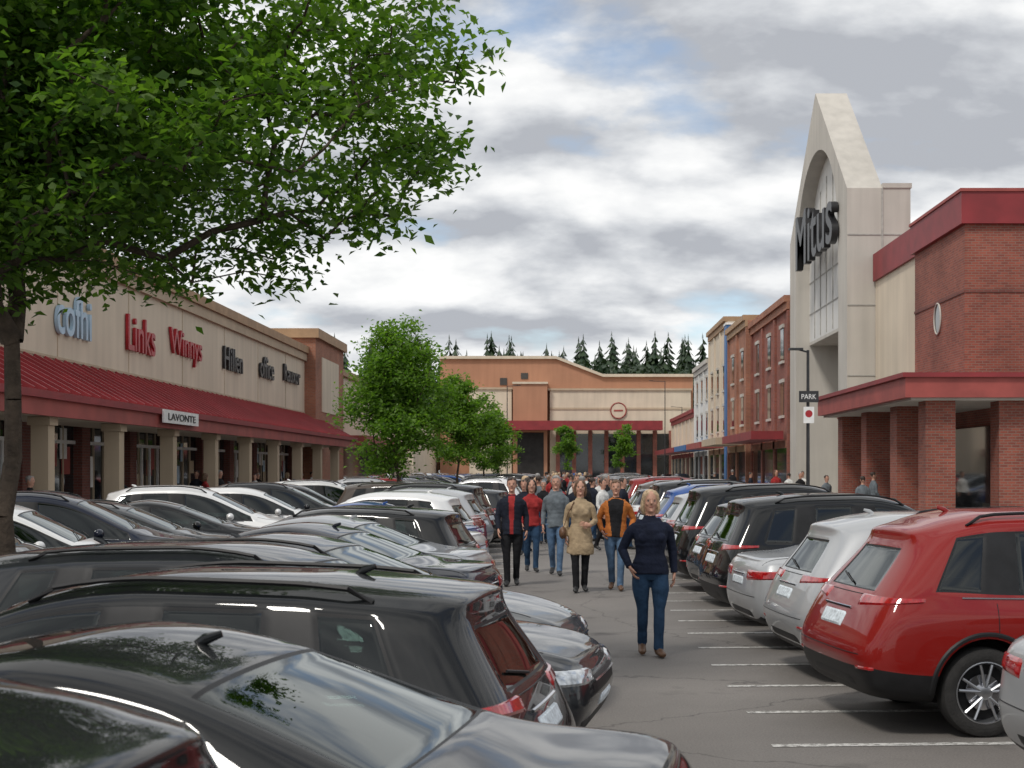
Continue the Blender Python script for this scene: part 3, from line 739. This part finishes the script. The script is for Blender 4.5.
b.box('panel_cap',M_TAN,fx(548),fx(691),Y-1.4,Y-.01,fz(391),fz(389)); b.box('panel_cap',M_TAN,fx(469),fx(513),Y-1.4,Y-.01,fz(390),fz(388))
b.box('cream_course',M_TAN,fx(550),fx(690),Y-1.3,Y-1.2,fz(410),fz(408))
b.box('brick_middle',M_TERRA,fx(513.5),fx(547.5),Y-2.2,Y-.01,0,fz(385)); b.box('middle_cap',M_CREAM,fx(513),fx(548),Y-2.4,Y-.01,fz(385),fz(383))
b.box('dark_panel',M_DARK,fx(518),fx(544),Y-2.24,Y-2.2,0,fz(433))  # thin near-black slab standing just proud of the wall; no opening is cut
b.box('entrance_canopy',M_TRIMR,fx(505),fx(660),Y-5,Y-2.25,fz(431),fz(422)); b.box('entrance_glass',M_GLASSB,fx(556),fx(688),Y-1.25,Y-1.2,.3,fz(434))
for k in range(9): b.box('pier',M_BRICK,fx(556+k*16),fx(560+k*16),Y-1.8,Y-1.26,0,fz(431))
b.box('upper_window',M_FRAME,fx(500),fx(507),Y-.1,Y-.01,fz(385),fz(378))
b.box('upper_window',M_FRAME,fx(521),fx(528),Y-.1,Y-.01,fz(379),fz(373))
b.done()
dm=MB(); rr0=.95
dm.add([(fx(618)+rr0*math.cos(t*.2618),Y-1.36,fz(411)+rr0*math.sin(t*.2618)) for t in range(24)],[tuple(range(24))],0,False)
dm.tube([(fx(618)+rr0*math.cos(t*.2618),Y-1.36,fz(411)+rr0*math.sin(t*.2618)) for t in range(25)],.08,6,1,False)
dm.box(fx(618)-.55,fx(618)+.55,Y-1.40,Y-1.37,fz(411)-.1,fz(411)+.1,1)
dm.obj('round_wall_sign',[M_CREAM,M_FASC],b.e)
b=Bld('low_store_building'); b.box('wall',M_CREAM,-46,-16,150,180,0,7); b.box('cap',M_COPING,-46.2,-15.8,149.7,180,7,7.5); b.box('canopy',M_TRIMR,-44,-17,147,149.85,3.4,4.2); b.box('glass',M_GLASSB,-43,-18,149.9,150,.3,3.3); b.done()

# ------------------------------------------------------------------ lamps and signs
def lamp(x,y,h,arm=-.6,name='street_lamp'):
    m=MB(); m.tube([(x,y,0),(x,y,.3),(x,y,.32),(x,y,h)],[.13,.12,.05,.035],10,0); m.tube([(x,y,h-.05),(x+arm,y,h+.02)],.022,8,0)
    m.box(x+arm-.22,x+arm+.12,y-.1,y+.1,h-.0,h+.05,0); return m.obj(name,[M_METAL],None,30)
lamp(5.98,35,4.95,-.25)
e=empty('parking_sign',(5.98,34.9,0))
m=MB(); m.box(-.24,.24,-.03,-.005,3.66,3.94); m.obj('panel',[M_METAL],e)
text3d('lettering','PARK',.36,.12,Matrix.Translation((0,-.035,3.80))@Matrix(((1,0,0,0),(0,0,-1,0),(0,1,0,0),(0,0,0,1))),M_SIGNW,e,.01)
m=MB(); m.box(-.13,.13,-.03,-.005,3.15,3.55); m.obj('lower_panel',[M_SIGNW],e); m=MB(); m.add([(.09*math.cos(t*.3927),-.034,3.38+.09*math.sin(t*.3927)) for t in range(16)],[tuple(range(16))],0,False); m.obj('red_disc',[M_LETR],e)
lamp(9.0,128,10,-1.2); lamp(-4.8,118,9,1.0); lamp(13,158,9,-1)
# ------------------------------------------------------------------ trees
def make_tree(name,base,h,tr,ells,natt,nleaf,ls,seed,lm,sig=.26,lean=(0,0),outer=.4,gap=-.2):
    rg=np.random.default_rng(seed); bs=Vector(base)
    P=[];Pa=[];D=[]
    K=6
    for i in range(K+1):
        t=i/K; P.append((bs.x+lean[0]*t+rg.normal()*.03*(i>0),bs.y+lean[1]*t+rg.normal()*.03*(i>0),bs.z+h*t)); Pa.append(i-1); D.append(0.0)
    start=K-1
    att=[]
    while len(att)<natt:
        c,r,rb=ells[rg.integers(len(ells))]
        u=rg.normal(size=3); u/=np.linalg.norm(u); q=rg.random()**outer
        rz=r[2] if u[2]>0 else rb
        p=Vector((c[0]+u[0]*q*r[0],c[1]+u[1]*q*r[1],c[2]+u[2]*q*rz))
        if noise.noise(p*.75+Vector((seed,0,0)))<gap: continue
        att.append(p)
    fork=Vector(P[-1]); att.sort(key=lambda p:(p-fork).length)
    A=np.zeros((natt*4+50,3)); A[:len(P)]=P; DD=np.zeros(natt*4+50); n=len(P)
    tips=[]
    for a in att:
        av=np.array(a); dv=A[start:n]-av; d=np.sqrt((dv**2).sum(1)); pen=np.maximum(0,A[start:n,2]-av[2])*.5
        j=start+int(np.argmin(d+.28*DD[start:n]+pen)); dist=float(np.linalg.norm(av-A[j]))
        ns=1 if dist<.3 else (2 if dist<.9 else 3); par=j; p0=A[j].copy()
        for k in range(1,ns+1):
            t=k/ns; p=p0+(av-p0)*t
            if k<ns: p=p+rg.normal(size=3)*.07*dist+np.array([0,0,.10*dist*(1 if k==1 else .6)])
            A[n]=p; DD[n]=DD[par]+float(np.linalg.norm(p-A[par])); P.append(tuple(p)); Pa.append(par); par=n; n+=1
        tips.append(n-1)
    R=np.zeros(n); ex=2.35
    for i in tips: R[i]+=.004**ex
    for i in range(n-1,0,-1): R[Pa[i]]+=R[i]
    R=R**(1/ex); R=np.maximum(.004,R*min(1.6,tr/R[1]))
    wb=MB()
    for i in range(1,n):
        j=Pa[i]; ra=min(R[j],R[i]*1.35) if j>=K else R[j]; rb=R[i]
        if i<=K: ra,rb=tr*(1.25 if i==1 else 1-.05*i),tr*(1-.05*(i+1))
        wb.tube([A[j],A[i]],[ra,rb],7 if ra>.03 else 4,0,cap=False)
    e=empty(name,(0,0,0)); wb.obj('trunk_and_limbs',[M_BARK],e)
    T=A[tips]; Q=A[[Pa[i] for i in tips]]; k=nleaf
    cen=np.repeat(T,k,0); pq=np.repeat(Q,k,0); u=rg.random((len(cen),1))*.7
    cen=cen+(pq-cen)*u+rg.normal(size=cen.shape)*np.array([sig,sig,sig*.6]); 
    m=len(cen); ang=rg.random(m)*2*np.pi
    d=np.stack([np.cos(ang),np.sin(ang),rg.normal(size=m)*.45-.3],1); d/=np.linalg.norm(d,axis=1)[:,None]
    up=rg.normal(size=(m,3))*.5+np.array([0,0,1.]); s=np.cross(d,up); s/=np.linalg.norm(s,axis=1)[:,None]; nn=np.cross(s,d)
    l=ls*(.6+.7*rg.random((m,1))); w=l*.27
    V=np.empty((m,4,3)); V[:,0]=cen-d*l*.5; V[:,1]=cen+s*w+nn*w*.3-d*l*.05; V[:,2]=cen+d*l*.5-nn*l*.1; V[:,3]=cen-s*w+nn*w*.3-d*l*.05
    me=bpy.data.meshes.new('foliage'); me.vertices.add(m*4); me.vertices.foreach_set('co',V.ravel())
    me.loops.add(m*4); me.loops.foreach_set('vertex_index',np.arange(m*4,dtype=np.int32)); me.polygons.add(m)
    me.polygons.foreach_set('loop_start',np.arange(0,m*4,4,dtype=np.int32)); me.update(); me.validate(); me.materials.append(lm)
    o=bpy.data.objects.new('foliage',me); COL.objects.link(o); o.parent=e
make_tree('parking_lot_tree',(-4.70,12.0,.1),3.0,.10,[((-4.2,11.9,5.2),(3.5,2.7,2.6),1.9),((-5.6,11.9,5.2),(3.0,2.4,2.6),1.5)],780,120,.10,3,M_LEAF,.19,(.05,0),.45,-.16)
def mid(x,y,top,rad,seed,base=1.9,n=150,nl=90,ls=.13,lm=M_LEAF2):
    make_tree('parking_lot_tree',(x,y,.1),base+.3,.07,[((x,y,base+(top-base)*.42),(rad,rad,(top-base)*.58),(top-base)*.42),((x,y,base+(top-base)*.62),(rad*.62,rad*.62,(top-base)*.42),(top-base)*.3)],n,nl,ls,seed,lm,.22)
mid(-4.75,40.5,6.1,1.65,21,1.7,230,110,.13); mid(-4.7,62,6.0,1.6,22,n=150,nl=90,ls=.17); mid(-4.7,82,6.2,1.6,23,n=110,nl=80,ls=.2); mid(-4.75,100,6.2,1.7,24,n=100,nl=70,ls=.22)
mid(.2,158,7.4,1.5,26,n=60,nl=60,ls=.3); mid(6.6,158,7.2,1.6,27,n=60,nl=60,ls=.3)
# distant forest: pines plus rounder broadleaf crowns filling between them
fb=MB(); rg=random.Random(8)
def conifer(x,y,h,r):
    lv=24
    for k in range(lv):
        t=k/(lv-1); z=h*(.15+.85*t); R=r*(1-t)**.62*(.8+.35*rg.random())+.15; nn=12 if t<.85 else 7
        for q in range(nn):
            a=rg.random()*6.283; rr_=R*rg.uniform(.6,1.2); w=.36
            dz=-.30*rr_-.15
            fb.add([(x,y,z+.8),(x+math.cos(a+w)*rr_*.75,y+math.sin(a+w)*rr_*.75,z+dz*.5),(x+math.cos(a)*rr_,y+math.sin(a)*rr_,z+dz),(x+math.cos(a-w)*rr_*.75,y+math.sin(a-w)*rr_*.75,z+dz*.5)],[(0,1,2,3)],0,False)
def bush(x,y,h,r):
    for k in range(260):
        u=Vector((rg.gauss(0,1),rg.gauss(0,1),rg.gauss(0,1))).normalized(); q=rg.uniform(.75,1.08)
        c=Vector((x+u.x*r*q,y+u.y*r*q,h-r*1.1+u.z*r*1.1*q)); a=Vector((rg.gauss(0,1),rg.gauss(0,1),rg.gauss(0,1))).normalized(); b_=a.cross(u).normalized(); s=rg.uniform(.35,.7)
        fb.add([c-a*s,c+b_*s*.7,c+a*s,c-b_*s*.7],[(0,1,2,3)],0,False)
for k in range(150):
    x=rg.uniform(-95,75); y=rg.uniform(236,262); h=rg.uniform(20.0,23.0)*y/245 + (2.6 if rg.random()<.3 else 0)
    conifer(x,y,h,rg.uniform(3.4,4.8))
for k in range(60):
    x=rg.uniform(-14,34); y=rg.uniform(236,262); h=rg.uniform(20.0,22.6)*y/245+(2.4 if rg.random()<.35 else 0); conifer(x,y,h,rg.uniform(3.4,4.6))
for k in range(70):
    x=rg.uniform(-90,60) if k<35 else rg.uniform(-12,32); bush(x,rg.uniform(228,238),rg.uniform(17.2,19.8),rg.uniform(3.2,4.6))
fb.obj('distant_pine_trees',[M_CONIF])
print('trees',time.time()-T0)

# ------------------------------------------------------------------ people
M_SKIN=mat('skin',(.50,.27,.19),.55,0,.08,12)
M_SHOEB=mat('brown_shoe_leather',(.12,.06,.03),.5,0,.2,20); M_SHOEK=mat('black_shoe_leather',(.02,.02,.02),.5,0,.2,20)
M_LIP=mat('lips',(.30,.08,.07),.5,0,.1,5); M_EYE=mat('eye_dark',(.02,.015,.012),.2,0,.1,5); M_EYEW=mat('eye_white',(.6,.57,.54),.3,0,.05,5)
def person(name,loc,H,yaw,top,bottom,hair,shoe,acc=None,stride=1.0,hem=.90,wide=1.0,coat=None,hairlong=False,flip=False,arms=('swing','swing'),vox=.012,hood=False,front=0.0,bag=False,female=False):
    s=H/1.75; m=MB(); SK,HA,TO,BO,SH,AC,LI,EY,EW=range(9)
    mats=[M_SKIN,hair,top,bottom,shoe,acc or top,M_LIP,M_EYE,M_EYEW]
    W=wide; rn=random.Random(int(loc[1]*100))
    if female: zs=[(.86,.172,.134,.01),(.93,.172,.132,.01),(1.0,.155,.118,0),(1.08,.135,.102,0),(1.16,.140,.108,-.004),(1.24,.152,.122,-.012),(1.32,.158,.115,-.006),(1.37,.160,.098,.0),(1.405,.142,.080,.006),(1.435,.10,.066,.01),(1.465,.062,.06,.01)]
    else: zs=[(.84,.156,.124,.0),(.93,.158,.127,0),(1.0,.150,.118,0),(1.08,.145,.112,0),(1.18,.155,.116,0),(1.28,.170,.120,-.003),(1.35,.180,.110,0),(1.395,.168,.090,.005),(1.43,.125,.072,.01),(1.47,.068,.06,.01)]
    m.tube([(0,0,.80),(0,0,.88),(0,0,1.0)],[(.10*W,.085*W),(.144*W,.112*W),(.136*W,.105*W)],18,BO)
    hz=coat if coat else hem
    if coat: tp=[(hz,.205,.155,.01),(hz+.12,.195,.15,.0),(.80,.180,.14,0)]; zz=[q for q in zs if q[0]>=.90]
    else: tp=[(hz,.172,.138,.004)]; zz=[q for q in zs if q[0]>hz+.03]
    prof=tp+zz; pts=[];rd=[]
    for a,b in zip(prof[:-1],prof[1:]):
        for j in range(3):
            t=j/3; f=1+rn.uniform(-.022,.022); pts.append((rn.uniform(-.003,.003),a[3]+(b[3]-a[3])*t,a[0]+(b[0]-a[0])*t)); rd.append(((a[1]+(b[1]-a[1])*t)*W*1.03*f,(a[2]+(b[2]-a[2])*t)*W*1.04*f))
    pts.append((0,prof[-1][3],prof[-1][0])); rd.append((prof[-1][1],prof[-1][2]))
    m.tube(pts,rd,24,TO)
    if female:
        for q in(1,-1): m.ell((q*.068*W,-.095*W,1.255),(.062*W,.045,.062),TO,12,8)
    if hood: m.tube([(-.10,.0,1.43),(-.07,.07,1.48),(0,.095,1.51),(.07,.07,1.48),(.10,.0,1.43)],[.03,.042,.048,.042,.03],10,TO)
    m.tube([(0,.012,1.40),(0,.008,1.50),(0,0,1.57)],[(.056,.056),(.050,.053),(.05,.055)],12,SK)
    m.tube([(0,.012,1.42),(0,.010,1.485)],[(.072,.07),(.060,.060)],14,AC if front else TO)
    hd=[(1.520,.024,.022,-.058),(1.530,.036,.040,-.048),(1.552,.050,.062,-.030),(1.58,.060,.080,-.014),(1.61,.067,.089,-.005),(1.645,.0725,.095,.002),(1.685,.073,.095,.006),(1.72,.062,.082,.008),(1.742,.040,.052,.01),(1.75,.018,.022,.01)]
    m.tube([(0,q[3],q[0]) for q in hd],[(q[1],q[2]) for q in hd],20,SK)
    m.tube([(0,-.086,1.655),(0,-.098,1.63),(0,-.107,1.610)],[.008,.011,.015],8,SK)
    m.tube([(-.034,-.078,1.664),(0,-.088,1.667),(.034,-.078,1.664)],[.009,.010,.009],8,SK)
    m.ell((0,-.083,1.535),(.018,.014,.012),SK,8,6)
    for q in(1,-1):
        m.ell((q*.077,.010,1.632),(.009,.018,.031),SK,8,6); m.ell((q*.040,-.062,1.61),(.02,.02,.018),SK,8,6)
    m.ell((0,.024,1.690),(.083,.094,.078),HA,18,12)
    if hairlong:
        for q in(1,-1): m.tube([(q*.030,-.052,1.742),(q*.066,-.040,1.705),(q*.084,-.006,1.63),(q*.086,.004,1.56),(q*.074,.0,1.50)],[(.024,.024),(.022,.035),(.020,.048),(.024,.05),(.014,.03)],10,HA)
        m.tube([(0,.07,1.70),(0,.085,1.60),(0,.08,1.49)],[(.075,.04),(.085,.045),(.07,.03)],12,HA)
    else:
        m.tube([(-.055,-.050,1.722),(0,-.072,1.730),(.055,-.050,1.722)],[.020,.022,.020],8,HA)
        m.tube([(0,.05,1.68),(0,.058,1.59)],[(.070,.048),(.052,.038)],12,HA)
        for q in(1,-1): m.tube([(q*.072,-.012,1.70),(q*.074,-.006,1.645)],[(.012,.028),(.006,.016)],8,HA)
    fs=1 if not flip else -1; st_=stride
    la=[(fs*.085*W,0,.90),(fs*.088*W,-.09*st_,.70),(fs*.082,-.17*st_,.50),(fs*.078,-.195*st_,.36),(fs*.072,-.215*st_,.22),(fs*.068,-.235*st_,.075)]
    lb=[(-fs*.085*W,0,.90),(-fs*.088*W,.0,.70),(-fs*.080,.01,.50),(-fs*.076,.075*st_,.37),(-fs*.072,.15*st_,.24+.03*st_),(-fs*.066,.23*st_,.075+.08*st_)]
    lr=[(.088*W,.098*W),(.082*W,.088*W),(.062,.064),(.060,.066),(.053,.056),(.054,.060)]
    for L_ in(la,lb):
        P=[];R=[]
        for (a,b,ra,rb) in zip(L_[:-1],L_[1:],lr[:-1],lr[1:]):
            for j in range(3):
                t=j/3; f=1+rn.uniform(-.03,.03); P.append(Vector(a).lerp(Vector(b),t)); R.append(((ra[0]+(rb[0]-ra[0])*t)*f,(ra[1]+(rb[1]-ra[1])*t)*f))
        P.append(Vector(L_[-1])); R.append(lr[-1]); m.tube(P,R,16,BO)
    for L_,t in((la,0),(lb,.10*st_)):
        ax_,ay,az=L_[-1]; sg=1 if ax_>0 else -1
        m.tube([(ax_,ay+.08,.042+t),(ax_,ay+.04,.05+t*.85),(ax_+sg*.008,ay-.04,.048+t*.45),(ax_+sg*.018,ay-.12,.036+t*.05),(ax_+sg*.024,ay-.175,.026)],[(.030,.038),(.038,.046),(.041,.044),(.045,.032),(.028,.022)],12,SH)
        m.tube([(ax_,ay+.01,.05+t*.8),(ax_,ay,.12+t*.8)],[.046,.042],10,SH)
    hands=[]
    for q,a in zip((1,-1),arms):
        sh=Vector((q*.168*W,.004,1.365))
        if a=='swing': el=Vector((q*.215*W,.06,1.11)); wr=Vector((q*.225*W,-.03,.88)); hdv=Vector((0,-.25,-1))
        elif a=='fwd': el=Vector((q*.215*W,-.01,1.11)); wr=Vector((q*.195*W,-.15,.91)); hdv=Vector((0,-.5,-1))
        elif a=='back': el=Vector((q*.222*W,.07,1.11)); wr=Vector((q*.235*W,.05,.87)); hdv=Vector((0,-.1,-1))
        elif a=='pocket': el=Vector((q*.255*W,.075,1.12)); wr=Vector((q*.200*W,-.055,.94)); hdv=Vector((-q*.4,-.25,-1))
        else: el=Vector((q*.225*W,.01,1.11)); wr=Vector((q*.13*W,-.19,1.05)); hdv=Vector((-q*1,-.2,.25))
        P=[sh+Vector((-q*.09,0,.010)),sh+Vector((-q*.03,0,.004)),sh+Vector((q*.008,0,-.035)),sh.lerp(el,.32),sh.lerp(el,.55),sh.lerp(el,.8),el,el.lerp(wr,.25),el.lerp(wr,.5),el.lerp(wr,.8),wr]
        R=[(.030,.045),(.046,.055),(.052,.058),(.053,.057),(.051,.054),(.048,.050),(.049,.050),(.046,.048),(.042,.044),(.037,.039),(.036,.038)]
        m.tube(P,[(x*(1+rn.uniform(-.04,.04))*(W**.5),y*(1+rn.uniform(-.04,.04))*(W**.5)) for x,y in R],14,TO)
        hands.append((q,wr,hdv.normalized(),a))
    if bag:
        m.ell((-.27*W,-.05,.93),(.06,.13,.10),AC,12,8); m.tube([(-.26*W,-.05,1.0),(-.19,-.09,1.25),(-.10,-.09,1.43)],[.010,.012,.010],6,AC)
    src=BVHTree.FromPolygons(m.V,m.F); lab=list(m.M); o=m.obj('tmpp',mats)
    md=o.modifiers.new('r','REMESH'); md.mode='VOXEL'; md.voxel_size=vox
    m2=o.modifiers.new('s','SMOOTH'); m2.factor=.5; m2.iterations=2
    dg=bpy.context.evaluated_depsgraph_get(); dg.update(); me=bpy.data.meshes.new_from_object(o.evaluated_get(dg)); bpy.data.objects.remove(o)
    ml=[]
    for p in me.polygons:
        c=p.center; r=src.find_nearest(c); l=lab[r[2]] if r[2] is not None else 0
        if front and l==TO and c.y<-.05 and abs(c.x)<front*(.6+.5*(c.z-.9)/.5) and p.normal.y<-.2 and c.z<1.46: l=AC
        ml.append(l)
    out=MB(); out.V=[tuple(v.co) for v in me.vertices]; out.F=[tuple(p.vertices) for p in me.polygons]; out.M=ml; out.S=[True]*len(ml)
    bv=BVHTree.FromPolygons(out.V,out.F)
    for q in(1,-1):
        r=bv.ray_cast(Vector((q*.030,-.5,1.642)),Vector((0,1,0)))
        if r[0]:
            out.ell(r[0]+Vector((0,.003,0)),(.0135,.005,.006),EW,10,6); out.ell(r[0]+Vector((0,-.0005,0)),(.006,.0035,.006),EY,8,6)
            out.tube([r[0]+Vector((-.016,-.001,.006)),r[0]+Vector((0,-.003,.009)),r[0]+Vector((.016,-.001,.006))],.0022,6,EY)
            out.tube([r[0]+Vector((-.016,-.002,.018)),r[0]+Vector((0,-.004,.022)),r[0]+Vector((.016,-.002,.019))],.003,6,HA)
    r=bv.ray_cast(Vector((0,-.5,1.578)),Vector((0,1,0)))
    if r[0]: out.tube([r[0]+Vector((-.024,.006,.001)),r[0]+Vector((-.008,0,.001)),r[0]+Vector((.008,0,.001)),r[0]+Vector((.024,.006,.001))],[.002,.0055,.0055,.002],8,LI)
    for q,wr,d,a in hands:
        ref=Vector((0,1,0)); sd=(ref-d*d.dot(ref)).normalized(); nr=d.cross(sd); inn=Vector((-q,0,0))
        if a=='hold': sd=(Vector((0,0,1))-d*d.z).normalized(); nr=d.cross(sd); inn=Vector((0,1,0))
        if nr.dot(inn)<0: nr=-nr
        P=lambda l,w_,n_: wr+d*l+sd*w_+nr*n_
        out.tube([P(-.03,0,0),P(.02,0,0),P(.055,0,.003),P(.088,0,.004)],[(.024,.022),(.034,.017),(.042,.015),(.038,.012)],12,SK,ref=tuple(sd))
        for fi,(w_,ln) in enumerate(((-.030,.070),(-.010,.080),(.010,.075),(.029,.058))):
            out.tube([P(.078,w_,.003),P(.085+ln*.35,w_*1.05,.008),P(.085+ln*.7,w_*1.05,.024),P(.085+ln*.88,w_,.042)],[.0095,.009,.008,.0065],7,SK)
        out.tube([P(.02,-.032,.004),P(.045,-.052,.012),P(.072,-.058,.022),P(.09,-.055,.032)],[.012,.011,.0095,.007],7,SK)
    out.V=[(x*s,y_*s,z*s) for x,y_,z in out.V]
    ob=out.obj(name,mats); ob.location=(loc[0],loc[1],.006); ob.rotation_euler=(0,0,yaw); return ob
NAVY=cloth('navy_knit',(.014,.018,.035)); JEAN=cloth('blue_denim',(.025,.055,.105)); LJEAN=cloth('light_denim',(.09,.15,.24)); KHAKI=cloth('beige_wool',(.36,.27,.17)); BLACKC=cloth('black_cloth',(.015,.015,.017))
GREYC=cloth('grey_fleece',(.13,.15,.165)); ORANGE=cloth('orange_cloth',(.42,.14,.035)); REDC=cloth('red_cloth',(.30,.03,.03)); DNAVY=cloth('dark_jacket',(.015,.018,.028)); PINK=cloth('pink_cloth',(.4,.10,.12)); WHITEC=cloth('white_cloth',(.6,.6,.58))
HB=mat('blond_hair',(.50,.36,.22),.6,0,.35,30,.6,60); HD=mat('dark_hair',(.035,.022,.015),.6,0,.3,30,.6,60); HG=mat('grey_hair',(.25,.24,.23),.6,0,.3,30,.6,60); HBR=mat('brown_hair',(.12,.065,.035),.6,0,.3,30,.6,60)
person('walking_woman',(.92,15.35),1.77,.10,NAVY,JEAN,HB,M_SHOEB,stride=.55,hem=.86,wide=1.14,hairlong=True,arms=('back','pocket'),vox=.0085,female=True)
person('walking_man',(-.92,24.6),1.86,.0,DNAVY,BLACKC,HD,M_SHOEK,REDC,stride=.5,hem=.84,wide=1.08,arms=('swing','fwd'),front=.045,flip=True)
person('walking_man',(-.17,27.1),1.88,-.05,GREYC,LJEAN,HG,M_SHOEK,stride=.8,hem=.86,wide=1.03,hood=True,arms=('fwd','swing'))
person('walking_woman',(.25,23.3),1.82,.05,KHAKI,BLACKC,HBR,M_SHOEK,M_SHOEB,stride=.35,coat=.60,wide=1.04,hairlong=True,arms=('hold','swing'),bag=True,flip=True,female=True)
person('walking_man',(.85,23.7),1.82,-.05,ORANGE,LJEAN,HBR,M_SHOEB,BLACKC,stride=.6,hem=.86,wide=1.1,arms=('pocket','pocket'),front=.115)
person('walking_woman',(-.66,28.0),1.80,.1,REDC,JEAN,HD,M_SHOEK,stride=.6,hem=.86,arms=('swing','fwd'),vox=.015,hairlong=True,female=True)
VP=[(DNAVY,JEAN,HD),(REDC,BLACKC,HBR),(GREYC,JEAN,HD),(PINK,LJEAN,HB),(WHITEC,BLACKC,HD),(BLACKC,JEAN,HG)]
protos=[]
spots=[(-.95,33),(-.2,38),(1.2,36),(-.85,42),(1.1,45),(-.3,52)]
r5=random.Random(77)
for k in range(60): spots.append((r5.uniform(-1.1,1.6),34+95*r5.random()**1.2))
spots+=[(9.6,58),(10.1,60.5),(9.5,64),(10.4,66),(9.4,72),(10.2,47),(9.9,84),(10,95),(9.2,50),(9.0,43)]
for k in range(20): spots.append((r5.uniform(-13.3,-11.8),r5.uniform(30,76)))
for i,(x,y) in enumerate(spots):
    if i<6:
        t_,b_,h_=VP[i]; o=person('pedestrian',(x,y),1.76,rr.uniform(-.2,.2),t_,b_,h_,M_SHOEK,stride=.7,arms=('swing','fwd'),vox=.02,flip=bool(i%2),hairlong=i in(1,3),female=i in(1,3)); protos.append(o)
    else:
        p=protos[rr.randrange(6)]; o=bpy.data.objects.new('pedestrian',p.data); COL.objects.link(o); o.location=(x,y,.006 if -11.4<x<5 else .126); o.rotation_euler=(0,0,rr.uniform(-.6,3.5)); q=rr.uniform(.95,1.08); o.scale=(q,q,q)
print('people',time.time()-T0)

# ------------------------------------------------------------------ world, sun, camera
w=bpy.data.worlds.new('World'); scene.world=w; w.use_nodes=True; nt=w.node_tree; nt.nodes.clear()
el,az=math.radians(52),math.radians(215)
sky=N(nt,'ShaderNodeTexSky',sky_type='NISHITA'); sky.sun_disc=False; sky.sun_elevation=el; sky.sun_rotation=az; sky.dust_density=.6
b1=N(nt,'ShaderNodeBackground'); b1.inputs[1].default_value=.15; nt.links.new(sky.outputs[0],b1.inputs[0])
tc=N(nt,'ShaderNodeTexCoord'); sp=N(nt,'ShaderNodeSeparateXYZ'); nt.links.new(tc.outputs['Generated'],sp.inputs[0])
za=N(nt,'ShaderNodeMath',operation='MAXIMUM'); za.inputs[1].default_value=0; nt.links.new(sp.outputs[2],za.inputs[0])
zz=N(nt,'ShaderNodeMath',operation='ADD'); zz.inputs[1].default_value=.34; nt.links.new(za.outputs[0],zz.inputs[0])
dx=N(nt,'ShaderNodeMath',operation='DIVIDE'); nt.links.new(sp.outputs[0],dx.inputs[0]); nt.links.new(zz.outputs[0],dx.inputs[1])
dy=N(nt,'ShaderNodeMath',operation='DIVIDE'); nt.links.new(sp.outputs[1],dy.inputs[0]); nt.links.new(zz.outputs[0],dy.inputs[1])
cb=N(nt,'ShaderNodeCombineXYZ'); nt.links.new(dx.outputs[0],cb.inputs[0]); nt.links.new(dy.outputs[0],cb.inputs[1])
def cloudn(loc,sc=1.9,det=10):
    mp=N(nt,'ShaderNodeMapping'); mp.inputs['Location'].default_value=loc; mp.inputs['Scale'].default_value=(1.0,1.25,1); nt.links.new(cb.outputs[0],mp.inputs[0])
    n1=N(nt,'ShaderNodeTexNoise'); n1.inputs['Scale'].default_value=sc; n1.inputs['Detail'].default_value=det; n1.inputs['Roughness'].default_value=.52; n1.inputs['Distortion'].default_value=.1; nt.links.new(mp.outputs[0],n1.inputs['Vector']); return n1
n1=cloudn((3.4,1.7,0)); n1b=cloudn((3.4,1.60,0))
df=N(nt,'ShaderNodeMath',operation='SUBTRACT'); nt.links.new(n1.outputs['Fac'],df.inputs[0]); nt.links.new(n1b.outputs['Fac'],df.inputs[1])
n2=cloudn((7.3,2.2,4),.8,5)
ma=N(nt,'ShaderNodeMath',operation='MULTIPLY_ADD'); ma.inputs[1].default_value=2.0; nt.links.new(df.outputs[0],ma.inputs[0]); nt.links.new(n2.outputs['Fac'],ma.inputs[2])
cr=N(nt,'ShaderNodeValToRGB'); E=cr.color_ramp.elements
E[0].position=.28; E[0].color=(.44,.46,.50,1); E[1].position=.66; E[1].color=(1.0,1.0,.99,1)
e_=E.new(.40); e_.color=(.62,.64,.67,1); e_=E.new(.52); e_.color=(.84,.85,.86,1)
nt.links.new(ma.outputs[0],cr.inputs['Fac'])
b2=N(nt,'ShaderNodeBackground'); b2.inputs[1].default_value=1.06; nt.links.new(cr.outputs[0],b2.inputs[0])
cov=N(nt,'ShaderNodeMapRange'); cov.inputs[1].default_value=.37; cov.inputs[2].default_value=.44; cov.inputs[3].default_value=.30; cov.inputs[4].default_value=1; nt.links.new(n1.outputs['Fac'],cov.inputs[0])
mx=N(nt,'ShaderNodeMixShader'); nt.links.new(cov.outputs[0],mx.inputs[0]); nt.links.new(b1.outputs[0],mx.inputs[1]); nt.links.new(b2.outputs[0],mx.inputs[2])
wo=N(nt,'ShaderNodeOutputWorld'); nt.links.new(mx.outputs[0],wo.inputs[0])
sl=bpy.data.lights.new('sun','SUN'); sl.energy=2.0; sl.angle=math.radians(10); sl.color=(1,.95,.88)
so=bpy.data.objects.new('sun',sl); COL.objects.link(so)
sd=Vector((math.sin(az)*math.cos(el),math.cos(az)*math.cos(el),math.sin(el)))
so.rotation_euler=sd.to_track_quat('Z','Y').to_euler()
cam=bpy.data.cameras.new('camera'); co=bpy.data.objects.new('camera',cam); COL.objects.link(co)
co.location=(0,0,CH); co.rotation_euler=(math.radians(90),0,0); cam.sensor_width=36; cam.lens=F*36/1024
cam.shift_x=-(VX-512)/1024; cam.shift_y=(VY-384)/1024; cam.clip_end=3000; cam.clip_start=.05
cam.dof.use_dof=True; cam.dof.focus_distance=18; cam.dof.aperture_fstop=6.3
scene.camera=co
scene.view_settings.view_transform='Standard'; scene.view_settings.look='None'; scene.view_settings.exposure=0
print('done',time.time()-T0)
